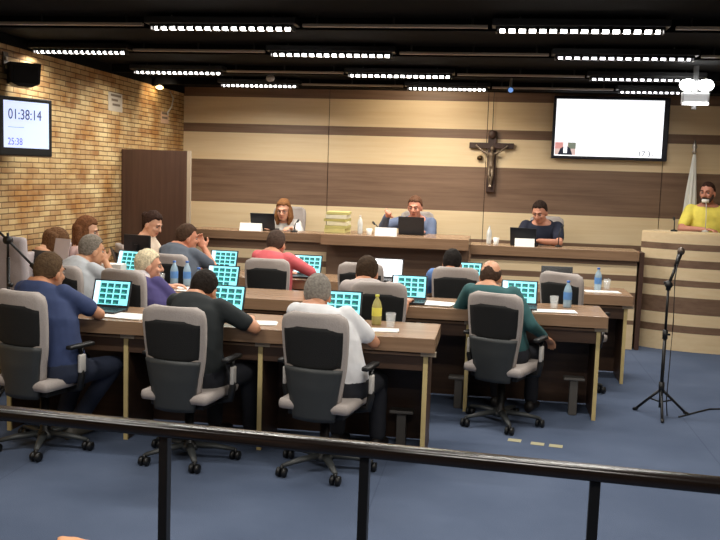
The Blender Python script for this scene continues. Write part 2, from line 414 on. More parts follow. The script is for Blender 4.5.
# crucifix hung on a wire
t = thing('crucifix', 'dark wooden crucifix with metal figure on the striped wall', 'crucifix', (-.04, 10.36, 1.54))
WALN = wood('crucifix_wood', (44, 26, 18), (66, 42, 30), .5, 'z')
MB().bounds(-.045, .055, -.02, .025, 0, .64, 0, .006).bounds(-.04, .05, -.025, .03, .62, .70, 0, .01).bounds(-.255, .25, -.022, .02, .50, .565, 0, .006).build('cross', WALN, t)
MB().ell((0, -.035, .66), (.045, .02, .05)).build('plaque', WALN, t, True)
c = MB(); FZ = -.05
c.ell((.01, FZ - .01, .50), (.024, .026, .032)).cap((.01, FZ, .47), (.0, FZ, .43), .014, .035)
c.cap((0, FZ, .43), (0, FZ, .36), .036, .028).cap((0, FZ, .36), (0, FZ, .30), .028, .034)
for sx_ in (-1, 1):
    c.cap((sx_ * .03, FZ, .435), (sx_ * .09, FZ, .46), .016, .012).cap((sx_ * .09, FZ, .46), (sx_ * .17, FZ + .015, .525), .012, .009)
    c.ell((sx_ * .175, FZ + .015, .53), (.012, .008, .014))
    c.cap((sx_ * .016, FZ, .29), (sx_ * .02, FZ - .02, .19), .021, .016).cap((sx_ * .02, FZ - .02, .19), (sx_ * .006, FZ, .09), .016, .011).cap((sx_ * .006, FZ, .09), (sx_ * .008, FZ - .015, .065), .011, .009)
link('figure', remesh(c, 'figure', .006, 2), mat('pewter', (128, 112, 94), .4, .6, var=.2, vscale=40), t, True)
MB().tube([(0, .0, .70), (0, .0, 1.155)], .004, 6).build('wire', BLKMAT, t)
tag(MB().lathe([(.001, -.03), (.03, -.02), (.034, 0), (.03, .02), (.001, .03)], (-.168, 10.37, 1.93), 14).build('brass_stud', mat('brass', (80, 62, 36), .35, .7), None, True), 'small round brass knob on wall beside the crucifix', 'knob')

# hanging twin emergency light
t = thing('emergency_light', 'bright twin emergency lamp hanging from ceiling before back wall', 'lamp', (1.62, 7.8, ZC))
MB().tube([(0, 0, 0), (0, 0, -.36)], .022, 12).build('pole', STEEL, t)
EML = mat('emergency_glow', (255, 255, 255), .4, emit=(255, 255, 255), es=9)
MB().box(0, -.03, -.27, .22, .05, .10, 0, None, .012).build('case', mat('frosted_case', (200, 200, 200), .3), t)
for s in (-1, 1):
    hd = MB().ell((s * .07, -.05, -.165), (.068, .05, .05)).build('lamp_head', EML, t, True)
MB().box(0, -.05, -.318, .20, .03, .012, 0).build('light_strip', EML, t)
def ceiling_device(x, y, z, label, lens, white=False):
    t = thing('ceiling_camera', label, 'camera', (x, y, ZC))
    MB().tube([(0, 0, 0), (0, 0, z - ZC + .02)], .013, 10).build('pole', STEEL, t)
    MB().tube([(0, .05, z - ZC), (0, -.05, z - ZC - .012)], [.028, .032], 14).build('camera_body', BLKMAT if not white else PALEPL, t, True)
    MB().tube([(0, -.05, z - ZC - .012), (0, -.062, z - ZC - .014)], .024, 14).build('lens', lens, t, True)
LENSGLINT = mat('lens_blue_glint', (90, 120, 170), .1, emit=(110, 150, 210), es=.7)  # blue glint on the lens, put in as a glowing colour
ceiling_device(.12, 8.75, 2.555, 'small ceiling camera with glowing blue glint on its lens above the crucifix', LENSGLINT)
ceiling_device(-2.16, 8.4, 2.59, 'small pale ceiling camera above the woman at the dais', PALEPL, True)
tag(MB().box(-3.23, 9.5, 2.665, .13, .12, .07, 0, None, .01).build('junction_box', PALEPL), 'small white junction box on ceiling above partition', 'box')

# flag behind the lectern
t = thing('flag', 'white flag draped from a pole behind the lectern', 'flag', (2.16, 10.2, 0))
MB().tube([(0, 0, 0), (0, 0, 2.06)], .014, 10).build('pole', mat('pole_wood', (150, 140, 120), .4), t, True)
MB().lathe([(.016, 2.04), (.028, 2.06), (.014, 2.08), (.03, 2.11), (.018, 2.14), (.002, 2.20)], (0, 0, 0), 12).build('finial', SILVER, t, True)
MB().lathe([(.14, 0), (.14, .03), (.04, .06), (.02, .16)], (0, 0, 0), 18).build('stand', STEEL, t, True)
rings = []
for k in range(24):
    u = k / 23.0; z = 2.03 - u * 1.25; w = .016 + .08 * u ** .8; ring = []
    for i in range(48):
        a = 2 * PI * i / 48
        rr = 1 + .22 * math.sin(a * 7 + u * 2) * min(1, u * 3)
        ring.append(V((math.cos(a) * w * rr - .02 * u, math.sin(a) * w * .6 * rr - .01, z)))
    rings.append(ring)
MB().rings(rings).build('cloth', mat('white_flag_cloth', (226, 226, 218), .8, var=.04, vscale=8), t, True)

# ------------------------------------------------------------------ dais
pl = MB().bounds(XL + .02, 1.50, 9.42, YB - .01, 0, .20).build('dais_platform', BROWN); pl['kind'] = 'structure'
def counter(name, label, x0, x1, y0, y1, ztop, th, rec, stripes, depth_body=.06):
    """raised counter: slab with thick front edge and a striped front board below it"""
    t = thing(name, label, 'counter', ((x0 + x1) / 2, y0, 0)); xc = (x0 + x1) / 2; w = (x1 - x0)
    MB().bounds(-w / 2, w / 2, 0, y1 - y0, ztop - th, ztop, 0, .006).build('top', DESK, t)
    fb = MB()
    for z0, z1, k in stripes: fb.bounds(-w / 2 + .01, w / 2 - .01, rec, rec + depth_body, z0, z1, k)
    fb.build('front_panel', [CREAM, BROWN, DESKDK], t)
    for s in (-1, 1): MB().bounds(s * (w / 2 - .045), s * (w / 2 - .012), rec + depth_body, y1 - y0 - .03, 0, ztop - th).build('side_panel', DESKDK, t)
    return t
ws = [(0, .255, 0), (.255, .30, 1), (.30, .43, 0), (.43, .585, 1), (.585, .70, 0), (.70, .76, 1), (.76, .86, 0), (.86, .91, 1)]
WL, WR, WC = 1.055, 1.01, 1.085
counter('dais_counter', 'left wing of the dais counter with pale striped front', -3.21, -1.72, 9.2, 9.72 - .12, WL, .095, .05, [(a, min(b, .955), k) for a, b, k in ws] + [(.91, .96, 1)])
counter('dais_counter', 'right wing of the dais counter with pale striped front', -.21, 1.49, 9.2, 9.6, WR, .10, .05, ws)
counter('dais_counter', 'taller central block of the dais counter with plain brown front', -1.71, -.215, 8.8, 9.5, WC, .11, .30, [(0, .28, 1), (.28, .40, 0), (.40, .44, 1), (.44, .56, 0), (.56, .975, 1)])
tag(MB().bounds(1.50, 1.545, 9.23, 9.5, 0, 1.0, 0, .004).build('end_post', DARKW), 'narrow dark post between the dais counter and lectern', 'post')

# lectern with a curved striped front
t = thing('lectern', 'curved pale lectern with brown stripes at the right end', 'lectern', (2.35, 10.6, 0))
def arc(r, a0=-36.5, a1=36.5, n=40): return [(r * math.sin(math.radians(a0 + (a1 - a0) * k / n)), -r * math.cos(math.radians(a0 + (a1 - a0) * k / n))) for k in range(n + 1)]
def arcband(mb, r0, r1, z0, z1, mi):
    mb.prism(arc(r1) + list(reversed(arc(r0))), 'z', z0, z1, mi)
lb = MB(); st = [(0, .19, 0), (.19, .265, 1), (.265, .385, 0), (.385, .555, 1), (.555, .665, 0), (.665, .73, 1), (.73, .855, 0), (.855, .935, 1), (.935, 1.035, 0), (1.035, 1.10, 1), (1.10, 1.20, 0)]
for z0, z1, k in st: arcband(lb, 1.31, 1.345, z0, z1, k)
lb.build('front_panel', [CREAM, BROWN], t)
tb = MB(); arcband(tb, 1.02, 1.335, 1.20, 1.215, 0); tb.build('top', CREAM, t)
tb = MB(); arcband(tb, 1.04, 1.31, .62, .645, 0); tb.build('shelf', BROWN, t)
for s in (-1, 1):
    a = math.radians(36.0) * s; p0 = V((1.31 * math.sin(a), -1.31 * math.cos(a))); p1 = V((1.05 * math.sin(a), -1.05 * math.cos(a)))
    q = V((math.cos(a), math.sin(a))) * .02 * -s
    MB().prism([p0, p1, p1 + q, p0 + q], 'z', 0, 1.20).build('side_panel', CREAM, t)
def gooseneck(x, y, z, label, h=.13, dx=.0, dy=.06, head=True):
    t = thing('gooseneck_microphone', label, 'microphone', (x, y, z))
    MB().lathe([(.035, 0), (.035, .012), (.012, .02)], (0, 0, 0), 14).build('base', BLKPL, t, True)
    MB().tube([(0, 0, .01), (dx * .1, dy * .1, h * .6), (dx * .5, dy * .5, h * .9), (dx, dy, h)], .0055, 8).build('stem', BLKMAT, t, True)
    MB().cap((dx, dy, h), (dx * 1.35, dy * 1.35, h + .015), .011, .013).build('capsule', BLKPL, t, True)
gooseneck(1.865, 9.50, 1.215, 'thin gooseneck microphone on the lectern top', .12, .0, .03)

# ------------------------------------------------------------------ councillors' desks
def desk_row(label, x0, x1, yf, panels):
    dp, zt, th = .55, .76, .085
    t = thing('council_desk', label, 'desk', (0, yf, 0), 0, 'rows of council desks')
    MB().bounds(x0, x1, 0, dp, zt - th, zt, 0, .004).build('top', DESK, t)
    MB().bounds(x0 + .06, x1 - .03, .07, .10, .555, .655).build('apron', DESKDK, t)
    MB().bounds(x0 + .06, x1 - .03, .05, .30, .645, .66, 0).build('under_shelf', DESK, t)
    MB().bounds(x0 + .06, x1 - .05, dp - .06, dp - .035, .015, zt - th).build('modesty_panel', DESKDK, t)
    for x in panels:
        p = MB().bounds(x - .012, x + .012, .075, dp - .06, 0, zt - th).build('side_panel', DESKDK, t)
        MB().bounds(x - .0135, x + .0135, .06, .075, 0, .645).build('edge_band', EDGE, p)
        MB().bounds(x - .03, x + .06, .045, .075, .645, .672).build('bracket', PALEEDGE, p)
    return t
desk_row('front council desk row, nearest the railing', -3.02, -.29, 5.05, [-2.98, -2.198, -1.343, -.345])
desk_row('second council desk row, with the teal shirted man', -2.74, .838, 6.29, [-2.70, -1.87, -1.0, -.131, .784])
desk_row('third council desk row, closest to the dais', -2.90, 1.195, 7.54, [-2.86, -2.05, -1.25, -.45, .35, 1.149])
def floor_post(x, y, h, label):
    t = thing('floor_power_post', label, 'power post', (x, y, 0))
    MB().bounds(-.03, .03, -.03, .03, 0, h - .02, 0, .008).build('post', mat('post_grey', (84, 80, 76), .5), t)
    MB().bounds(-.075, .075, -.045, .045, h - .02, h, 0, .006).build('cap', mat('post_cap', (96, 92, 88), .5), t)
floor_post(-.50, 5.40, .24, 'grey floor power post beneath right end of the front desk')
floor_post(-.185, 6.45, .24, 'grey floor power post beneath second row beside teal man')
floor_post(.645, 6.48, .28, 'grey floor power post beneath right end of second row')
t = thing('secretary_table', 'small brown side table for the women beside the brick wall', 'table', (-3.10, 7.3, 0))
MB().bounds(-.17, .17, -.42, .42, .77, .80, 0, .004).build('top', DESK, t)
MB().bounds(-.15, .15, -.40, -.37, .02, .77).build('front_panel', DESKDK, t)
for s in (-1, 1):
    MB().bounds(-.15 + .0, .15, s * .39 - .012, s * .39 + .012, 0, .77).build('side_panel', DESKDK, t) if s > 0 else None

# ------------------------------------------------------------------ office chairs
def back_w(z):
    """half width of the backrest at height z"""
    P = [(.33, .120), (.40, .128), (.46, .136), (.55, .150), (.65, .166), (.75, .175), (.85, .180), (.91, .179), (.945, .170), (.962, .155), (.972, .125)]
    P = [(a, wa * 1.06) for a, wa in P]
    if z <= P[0][0]: return P[0][1]
    for (a, wa), (b, wb_) in zip(P, P[1:]):
        if z <= b: return wa + (wb_ - wa) * (z - a) / (b - a)
    return P[-1][1]
def back_y(z): return -.215 - .02 * math.sin((z - .42) * 5.0) * 0 - .10 * max(0, z - .58) ** 1.15 + .10 * max(0, .55 - z)
def back_plate(z0, z1, inset, yoff, thick, nz=14, nx=8, curve=.035, mi=0, mb=None, topround=0):
    mb = mb or MB()
    F = []; B = []
    for k in range(nz + 1):
        z = z0 + (z1 - z0) * k / nz; w = back_w(z) - inset
        if topround:
            e = max(0, (z - (z1 - topround)) / topround); w -= .03 * e * e
            e = max(0, ((z0 + topround) - z) / topround); w -= .02 * e * e
        for i in range(nx + 1):
            u = -1 + 2 * i / nx; y = back_y(z) + yoff + curve * (u * u)
            F.append(V((u * w, y + thick, z))); B.append(V((u * w, y, z)))
    n = nx + 1; o = len(F); fs = []
    for k in range(nz):
        for i in range(nx):
            a = k * n + i; fs.append((a, a + 1, a + n + 1, a + n)); fs.append((o + a, o + a + n, o + a + n + 1, o + a + 1))
    rim = [i for i in range(n)] + [k * n + nx for k in range(1, nz + 1)] + [nz * n + i for i in range(nx - 1, -1, -1)] + [k * n for k in range(nz - 1, 0, -1)]
    for a, b in zip(rim, rim[1:] + rim[:1]): fs.append((a, o + a, o + b, b))
    return mb.add(F + B, fs, mi)
def make_chair(label):
    t = thing('office_chair', label, 'chair', (0, 0, 0), 0, 'grey office chairs')
    MB().box(0, .02, .425, .42, .44, .065, 0, None, .028).build('seat', GREYFAB, t, True)
    MB().box(0, .01, .375, .34, .32, .04, 0, None, .012).build('seat_pan', BLKPL, t)
    back_plate(.45, .972, 0, .0, .045, 22, 10).build('backrest', GREYFAB, t, True)
    back_plate(.645, .893, .017, -.006, .008, 12, 8, topround=.012).build('back_mesh', MESHBK, t, True)
    back_plate(.345, .655, .006, -.022, .026, 12, 8).build('back_shell', GREYPL, t, True)
    MB().tube([(0, -.03, .37), (0, -.15, .375), (0, -.19, .45)], [.03, .026, .022], 10, flat=.7).build('back_bracket', BLKPL, t, True)
    MB().lathe([(.05, .07), (.05, .10), (.028, .11), (.026, .36)], (0, 0, 0), 16).build('gas_column', BLKMAT, t, True)
    for s in (-1, 1):
        a = MB().box(s * .255, .03, .645, .046, .20, .026, 0, None, .011).build('armrest', BLKPL, t, True)
        MB().tube([(s * .17, .03, .375), (s * .25, .03, .39), (s * .262, .03, .47), (s * .256, .03, .636)], [.02, .02, .022, .02], 10).build('arm_post', BLKPL, a, True)
        MB().box(s * .264, .03, .54, .022, .05, .11, 0, None, .008).build('arm_collar', PALEPL, a, True)
    sp = MB(); sp.lathe([(.055, .062), (.058, .09), (.03, .105)], (0, 0, 0), 14)
    for k in range(5):
        q = 2 * PI * k / 5 + .3; dx, dy = math.cos(q), math.sin(q)
        sp.tube([(dx * .03, dy * .03, .088), (dx * .16, dy * .16, .082), (dx * .27, dy * .27, .066)], [.027, .022, .015], 10, flat=.75)
    sp.build('star_base', GREYPL, t, True)
    for k in range(5):
        q = 2 * PI * k / 5 + .3; dx, dy = math.cos(q) * .275, math.sin(q) * .275
        c = MB()
        for s in (-1, 1): c.tube([(dx + s * .008, dy, .029), (dx + s * .026, dy, .029)], .028, 14)
        c.tube([(dx, dy, .03), (dx, dy, .07)], .009, 8)
        c.build('caster', BLKPL, t, True)
    return t
R = math.radians
CH = [(-2.60, 4.855, 0, -17, 'grey office chair of the navy shirted man at the front desk'),
      (-1.70, 4.865, 0, -9, 'grey office chair of the black shirted man at the front desk'),
      (-.89, 4.862, 0, -11, 'grey office chair of the white shirted man at the front desk'),
      (-3.04, 6.18, 0, -14, 'grey office chair of the man in pale grey shirt, by brick wall'),
      (-2.51, 6.10, 0, -18, 'grey office chair of the white haired man in purple sweater'),
      (-.735, 6.12, 0, 0, 'grey office chair with the yellow labelled bottle before it'),
      (.12, 6.10, 0, -22, 'grey office chair of the teal shirted balding man'),
      (-2.69, 7.36, 0, -8, 'grey office chair of the man in slate shirt resting his chin'),
      (-1.84, 7.36, 0, 0, 'grey office chair of the pink shirted man'),
      (-1.05, 7.37, 0, 0, 'grey office chair in third row, unoccupied, facing the white page laptop'),
      (-.27, 7.36, 0, 0, 'grey office chair of the man in blue shirt in third row'),
      (.68, 7.30, 0, -36, 'empty grey office chair turned sideways at right end of third row'),
      (-2.33, 9.90, .2, 180, 'grey office chair of the woman at the dais'),
      (-.84, 9.88, .2, 180, 'grey office chair of the man speaking at centre of the dais'),
      (.56, 9.92, .2, 165, 'grey office chair of the dark shirted man at the dais'),
      (-3.28, 8.0, 0, -55, 'grey office chair of the woman seated before walnut partition')]
ch0 = make_chair(CH[0][4])
for i, (x, y, z, a, lb_) in enumerate(CH):
    if i == 0: ch0.location = (x, y, z); ch0.rotation_euler.z = R(a)
    else: c_ = dup(ch0, (x, y, z), R(a), lb_)
    if i in (1, 2, 6): c_.scale.z = .957 if i == 1 else .965
    if i in (12, 13, 14): c_.scale.z = 1.13

def make_side_chair(label, loc, rz):
    t = thing('upholstered_chair', label, 'chair', loc, R(rz), 'pale upholstered chairs by the brick wall')
    MB().box(0, .02, .44, .46, .46, .09, 0, None, .03).build('seat', LAVFAB, t, True)
    MB().box(0, -.22, .82, .44, .07, .72, 0, Matrix.Rotation(R(5), 3, 'X'), .03).build('backrest', LAVFAB, t, True)
    for sx_, sy_ in ((-1, -1), (1, -1), (-1, 1), (1, 1)):
        MB().tube([(sx_ * .19, .02 + sy_ * .19, .40), (sx_ * .20, .02 + sy_ * .20, 0)], [.02, .014], 10).build('leg', BLKMAT, t, True)
    return t
sc0 = make_side_chair('pale lavender high-backed chair behind the dark boom microphone stand', (-3.43, 6.06, 0), -6)
dup(sc0, (-3.43, 6.66, 0), R(-86), 'pale lavender chair of the bowed woman in black').scale.z = .84
dup(sc0, (-3.42, 7.22, 0), R(-86), 'pale lavender chair of the auburn haired woman by brick wall').scale.z = .86

# ------------------------------------------------------------------ laptops
SBG = E1('laptop_cyan_page', (128, 218, 230), .8); SCELL = E1('laptop_teal_cell', (16, 84, 88), .6)
STXT = E1('laptop_cell_text', (50, 170, 140), .7); SHEAD = E1('laptop_side_bar', (196, 232, 248), .85); SWHITE = E1('laptop_white_page', (246, 248, 250), 1.0)
SOFF = mat('laptop_screen_off', (6, 7, 9), .2)
def laptop_parts(t, kind, tilt=18, w=.27, h=.185, case=LAPTOP, lidcase=None):
    b = MB().box(0, -.095, .010, w, .19, .016, 0, None, .004).build('base', case, t)
    k = MB()
    for r in range(4):
        for c in range(12): k.box(-w * .43 + c * w * .86 / 11, -.04 - r * .022, .0185, w * .058, .016, .003)
    k.build('keyboard', KEYS, b); MB().box(0, -.155, .0182, .07, .045, .001).build('touchpad', KEYS, b)
    L = MB().box(0, 0, h / 2, w, .009, h, 0, None, .004).build('lid', lidcase or case, t, False, (0, .002, .014), (R(-tilt), 0, 0))
    s = MB(); a, c0, c1 = w / 2 - .012, .018, h - .010
    quad(s, -a, a, c0, c1, -.0052, 0)
    mats = [SOFF]
    if kind == 'grid':
        mats = [SBG, SCELL, STXT, SHEAD]
        quad(s, -a, -a + .035, c0, c1, -.0055, 3)
        cw = (2 * a - .045) / 4; rh = (c1 - c0 - .012) / 4
        for r in range(4):
            for q in range(4):
                if r == 0 and q == 3: continue
                xx = -a + .042 + q * cw; zz = c0 + .006 + r * rh
                quad(s, xx, xx + cw * .80, zz, zz + rh * .76, -.0056, 1)
                quad(s, xx + .004, xx + cw * .5, zz + rh * .12, zz + rh * .24, -.0058, 2)
    elif kind == 'white': mats = [SWHITE]
    s.build('screen', mats, L)
    return t
LP = [(-2.45, 5.43, .76, -4, 'grid', 'dark laptop with teal grid screen before the navy shirted man'),
      (-1.69, 5.47, .76, -4, 'grid', 'dark laptop with teal grid screen before the black shirted man'),
      (-.925, 5.48, .76, 0, 'grid', 'dark laptop with teal grid screen mostly hidden behind the white shirted man'),
      (-2.065, 6.62, .76, -5, 'grid', 'dark laptop with teal grid screen on second row beside two water bottles'),
      (-.59, 6.56, .76, 0, 'grid', 'dark laptop with teal grid screen beside papers on the second row'),
      (.225, 6.57, .76, -3, 'grid', 'dark laptop with teal grid screen before the teal shirted man'),
      (-2.455, 7.90, .76, -4, 'grid', 'dark laptop with teal grid screen before the slate shirted man'),
      (-1.64, 7.82, .76, -4, 'grid', 'dark laptop with teal grid screen before the pink shirted man'),
      (-.90, 7.84, .76, 0, 'white', 'laptop showing a blank white page on the third row'),
      (-.20, 7.82, .76, -3, 'grid', 'dark laptop with teal grid screen beside the blue shirted man'),
      (.585, 7.82, .76, 0, 'off', 'black laptop with dark screen behind the empty turned chair'),
      (-3.02, 7.06, .80, -14, 'grid', 'laptop with teal grid screen on the side table by brick wall'),
      (-2.455, 9.36, WL, 180, 'off', 'black laptop seen from behind before the woman at dais'),
      (-.825, 9.20, WC, 180, 'off', 'black laptop seen from behind before the centre dais speaker'),
      (.335, 9.34, WR, 170, 'off', 'black laptop seen from behind before dark shirted dais man'),
      (-3.20, 7.28, .80, 120, 'off', 'black laptop with raised lid before the auburn haired woman')]
protos = {}
for x, y, z, a, kind, lb_ in LP:
    if kind in protos: dup(protos[kind], (x, y, z + .0005), R(a), lb_)
    else:
        protos[kind] = laptop_parts(thing('laptop', lb_, 'laptop', (x, y, z + .0005), R(a), 'laptops on the desks'), kind)
t = thing('desktop_monitor', 'black desktop monitor seen from behind before walnut partition', 'monitor', (-3.13, 7.52, .80), R(168))
MB().box(0, 0, .195, .27, .03, .20, 0, None, .006).build('housing', BLKPL, t)
MB().box(0, .02, .12, .04, .02, .18).build('neck', BLKPL, t)
MB().box(0, .02, .006, .18, .13, .012, 0, None, .004).build('foot', BLKPL, t)

# ------------------------------------------------------------------ things on the desks
def bottle(label, loc, s=1.0, body=BLUEB, cap=BLUECAP, lab=None, h=.21):
    t = thing('bottle', label, 'bottle', loc, 0, 'bottles on the desks')
    r = .031 * s
    MB().lathe([(r * .9, 0), (r, .008), (r, h * .35), (r * .93, h * .40), (r, h * .45), (r, h * .62), (r * .75, h * .76), (r * .36, h * .88), (r * .36, h * .95)], (0, 0, 0), 18).build('body', body, t, True)
    MB().lathe([(r * .42, h * .93), (r * .42, h), (.001, h)], (0, 0, 0), 14).build('cap', cap, t, True)
    if lab: MB().lathe([(r * 1.03, h * .30), (r * 1.03, h * .58)], (0, 0, 0), 18, 0, False).build('label_band', lab, t, True)
LBLUE = mat('blue_label', (90, 140, 200), .5, var=.1); LYEL = mat('yellow_label', (226, 218, 90), .5, var=.1)
bottle('clear bottle with yellow label and yellow cap on the front desk', (-.685, 5.44, .76), 1.0, mat('amber_drink', (176, 168, 104), .15), mat('yellow_cap', (222, 220, 90), .4), LYEL, .19)
bottle('blue water bottle beside the glass near the teal shirted man', (.584, 6.67, .76), 1.0, BLUEB, BLUECAP, LBLUE, .20)
bottle('blue water bottle at right end of the third row desk', (.934, 7.82, .76), 1.0, BLUEB, BLUECAP, LBLUE, .20)
bottle('left one of two blue water bottles beside the white haired man', (-2.50, 6.76, .76), 1.0, BLUEB, BLUECAP, LBLUE, .20)
bottle('right one of two blue water bottles beside the white haired man', (-2.40, 6.78, .76), 1.0, BLUEB, BLUECAP, LBLUE, .20)
bottle('blue water bottle before the purple sweater, behind black shirted man', (-2.16, 6.36, .76), 1.0, BLUEB, BLUECAP, LBLUE, .20)
WB = mat('white_bottle', (214, 216, 212), .25, var=.03)
bottle('white bottle on the dais beside the stack of folders', (-1.34, 9.02, WC), .85, WB, PALEPL, None, .19)
bottle('white bottle on the dais left of the dark shirted man', (-.02, 9.42, WR), .85, WB, PALEPL, None, .19)
def cup(label, loc, mt=GLASS, h=.095):
    tag(MB().lathe([(.024, 0), (.033, h), (.030, h), (.022, .006), (.001, .006)], (0, 0, 0), 18, 0, False).build('drinking_glass', mt, None, True, loc), label, 'glass', 'drinking glasses')
cup('clear drinking glass beside the yellow labelled bottle on front desk', (-.585, 5.34, .7605))
cup('clear drinking glass beside blue bottle near the teal shirted man', (.48, 6.56, .7605))
cup('clear drinking glass beside the two water bottles on second row', (-2.605, 6.74, .7605))
cup('clear drinking glass on white paper at right end of third row', (1.02, 7.90, .7605))
PCUP = mat('white_cup', (228, 226, 220), .5)
cup('white cup beside the bottle on right wing of the dais', (.055, 9.40, WR + .0005), PCUP, .07)
cup('white cup beside the nameplate at centre of the dais', (-1.24, 9.0, WC + .0005), PCUP, .06)
def paper(label, x, y, z, w, d, rz, n=3):
    t = MB()
    for k in range(n): t.box(random.uniform(-.01, .01), random.uniform(-.01, .01), .001 + .002 * k, w, d, .0016, 0, Matrix.Rotation(R(random.uniform(-5, 5)), 3, 'Z'))
    tag(t.build('papers', WHITE, None, False, (x, y, z + .0005), (0, 0, R(rz))), label, 'papers', 'papers on the desks')
paper('white papers under the laptop of the navy shirted man', -2.25, 5.22, .76, .30, .19, -8)
paper('white paper beside the forearm of the black shirted man', -1.38, 5.24, .76, .20, .13, 12)
paper('white papers by the glass on front desk', -.63, 5.24, .76, .20, .10, 4)
paper('loose white papers on second row left of the teal shirted man', -.37, 6.47, .76, .24, .2, -10, 5)
paper('white papers on second row before the teal shirted man', .47, 6.42, .76, .30, .14, 5)
paper('white papers under the bottle and glass on third row', .96, 7.74, .76, .30, .10, 3)
paper('white papers beside the white haired man on the second row', -2.38, 6.55, .76, .32, .24, 8)
t = thing('paper_stack', 'stack of white papers on the side table behind grey shirted man', 'papers', (-3.12, 6.96, .80))
MB().box(.02, 0, .045, .17, .12, .09, 0, None, .004).build('stack', WHITE, t)
def nameplate(label, x, y, z, w=.24, rz=0):
    MBp = MB().prism([(-.04, 0), (.04, 0), (.006, .082), (-.006, .082)], 'x', -w / 2, w / 2)
    tag(MBp.build('nameplate', mat('nameplate_white', (240, 238, 232), .6), None, False, (x, y, z + .0005), (0, 0, R(rz))), label, 'nameplate', 'nameplates on the dais')
nameplate('white folded nameplate on left wing of the dais', -2.565, 9.26, WL)
nameplate('white folded nameplate at centre of the dais', -1.055, 8.90, WC, .22)
nameplate('white folded nameplate before the dark shirted dais man', .345, 9.26, WR, .20)
FC = [(206, 196, 128), (188, 180, 110), (222, 214, 180), (176, 166, 98), (228, 222, 196), (200, 190, 120)]
zz = WC
for k, c in enumerate(FC):
    h = [.045, .03, .04, .03, .04, .03][k]
    tag(MB().box(0, 0, h / 2, .22 + (k % 2) * .012, .29, h, 0, None, .004).build('document_folder', mat('folder_%d' % k, c, .75, var=.06), None, False, (-1.60 + (k % 3) * .006, 9.16, zz + .0005), (0, 0, R((k % 3 - 1) * 3))),
        '%s folder in the stack on the dais, %s' % (['yellowish', 'olive', 'cream', 'dark olive', 'pale', 'mustard'][k], ['lowest', 'second from bottom', 'third from bottom', 'third from top', 'second from top', 'topmost'][k]), 'folder', 'folders stacked on the dais')
    zz += h + .0005
gooseneck(-2.10, 9.32, WL, 'black gooseneck microphone before the woman at dais', .11, .02, .05)
gooseneck(-1.16, 9.12, WC, 'black gooseneck microphone at centre of the dais', .10, -.05, .05)
gooseneck(.70, 9.44, WR, 'black gooseneck microphone right of the dark shirted dais man', .20, .03, .05)

# ------------------------------------------------------------------ microphone stands
t = thing('microphone_stand', 'black tripod microphone stand on the blue carpet before the lectern', 'microphone stand', (1.29, 6.63, 0))
hub = V((0, 0, .34))
MB().tube([(0, 0, .06), (0, 0, .62)], .013, 10).tube([(0, 0, .60), (0, 0, .98)], .0095, 10).build('pole', BLKMAT, t, True)
for dx, dy in ((-.16, .10), (.20, .06), (-.02, -.21)):
    l = MB().tube([(0, 0, .20), (dx, dy, .012)], .010, 8).tube([(0, 0, .10), (dx * .45, dy * .45, .115)], .006, 6).build('leg', BLKMAT, t, True)
    MB().cap((dx * .93, dy * .93, .02), (dx * 1.04, dy * 1.04, .012), .012, .012).build('rubber_foot', BLKPL, l, True)
MB().tube([(0, 0, .17), (0, 0, .25)], .021, 12).build('hub', BLKPL, t, True)
MB().tube([(0, 0, .57), (0, 0, .64)], .019, 12).tube([(0, .0, .605), (.035, 0, .605)], .008, 8).build('height_clutch', BLKPL, t, True)
MB().tube([(0, -.02, .97), (0, .02, .97)], .026, 12).tube([(0, 0, .93), (0, 0, 1.0)], .018, 10).tube([(-.035, 0, .985), (.0, 0, .985)], .009, 8).build('boom_joint', BLKPL, t, True)
MB().tube([(-.005, 0, .96), (.03, .02, 1.05), (.055, .04, 1.13)], .011, 10).build('boom', BLKMAT, t, True)
m = MB().tube([(.045, .03, 1.10), (.075, .055, 1.19)], [.014, .019], 12).build('microphone', BLKMAT, t, True)
MB().ell((.083, .062, 1.212), (.027, .027, .03)).build('mic_grille', mat('mic_mesh', (96, 86, 78), .4, .7, var=.2, vscale=120), m, True)
MB().tube([(.055, .02, 1.12), (.035, -.03, 1.02), (.045, -.03, .7), (.04, -.03, .4), (.035, -.03, .12), (.05, -.02, .006)], .0045, 6).build('cable', BLKPL, t, True)
pts = [(1.42, 6.60, .006), (1.55, 6.74, .006), (1.70, 6.90, .006), (1.95, 6.98, .006), (2.4, 7.02, .006), (3.2, 7.05, .006)]
tag(MB().tube(pts, .006, 8).build('floor_cable', BLKPL, None, True), 'thin black cable running right across carpet from the microphone stand', 'cable')
t = thing('microphone_stand', 'black boom microphone stand at left edge before lavender chair', 'microphone stand', (-3.27, 5.62, 0))
MB().tube([(0, 0, .06), (0, 0, 1.05)], .012, 10).tube([(0, 0, 1.0), (0, 0, 1.22)], .009, 10).build('pole', BLKMAT, t, True)
for k in range(3):
    q = 2 * PI * k / 3 + .5
    MB().tube([(0, 0, .20), (math.cos(q) * .25, math.sin(q) * .25, .012)], .010, 8).build('leg', BLKMAT, t, True)
MB().tube([(0, -.02, 1.17), (0, .02, 1.17)], .028, 12).build('boom_joint', BLKPL, t, True)
MB().tube([(-.42, .0, 1.52), (0, 0, 1.17), (.20, 0, .985)], .009, 8).build('boom', BLKMAT, t, True)
MB().tube([(.17, 0, 1.012), (.24, 0, .948)], .018, 12).build('counterweight', BLKPL, t, True)
MB().tube([(-.42, 0, 1.52), (-.46, 0, 1.66)], [.012, .02], 10).build('microphone', BLKMAT, t, True)
MB().tube([(0, 0, .86), (.03, 0, .86)], .014, 10).build('clutch_knob', BLKPL, t, True)

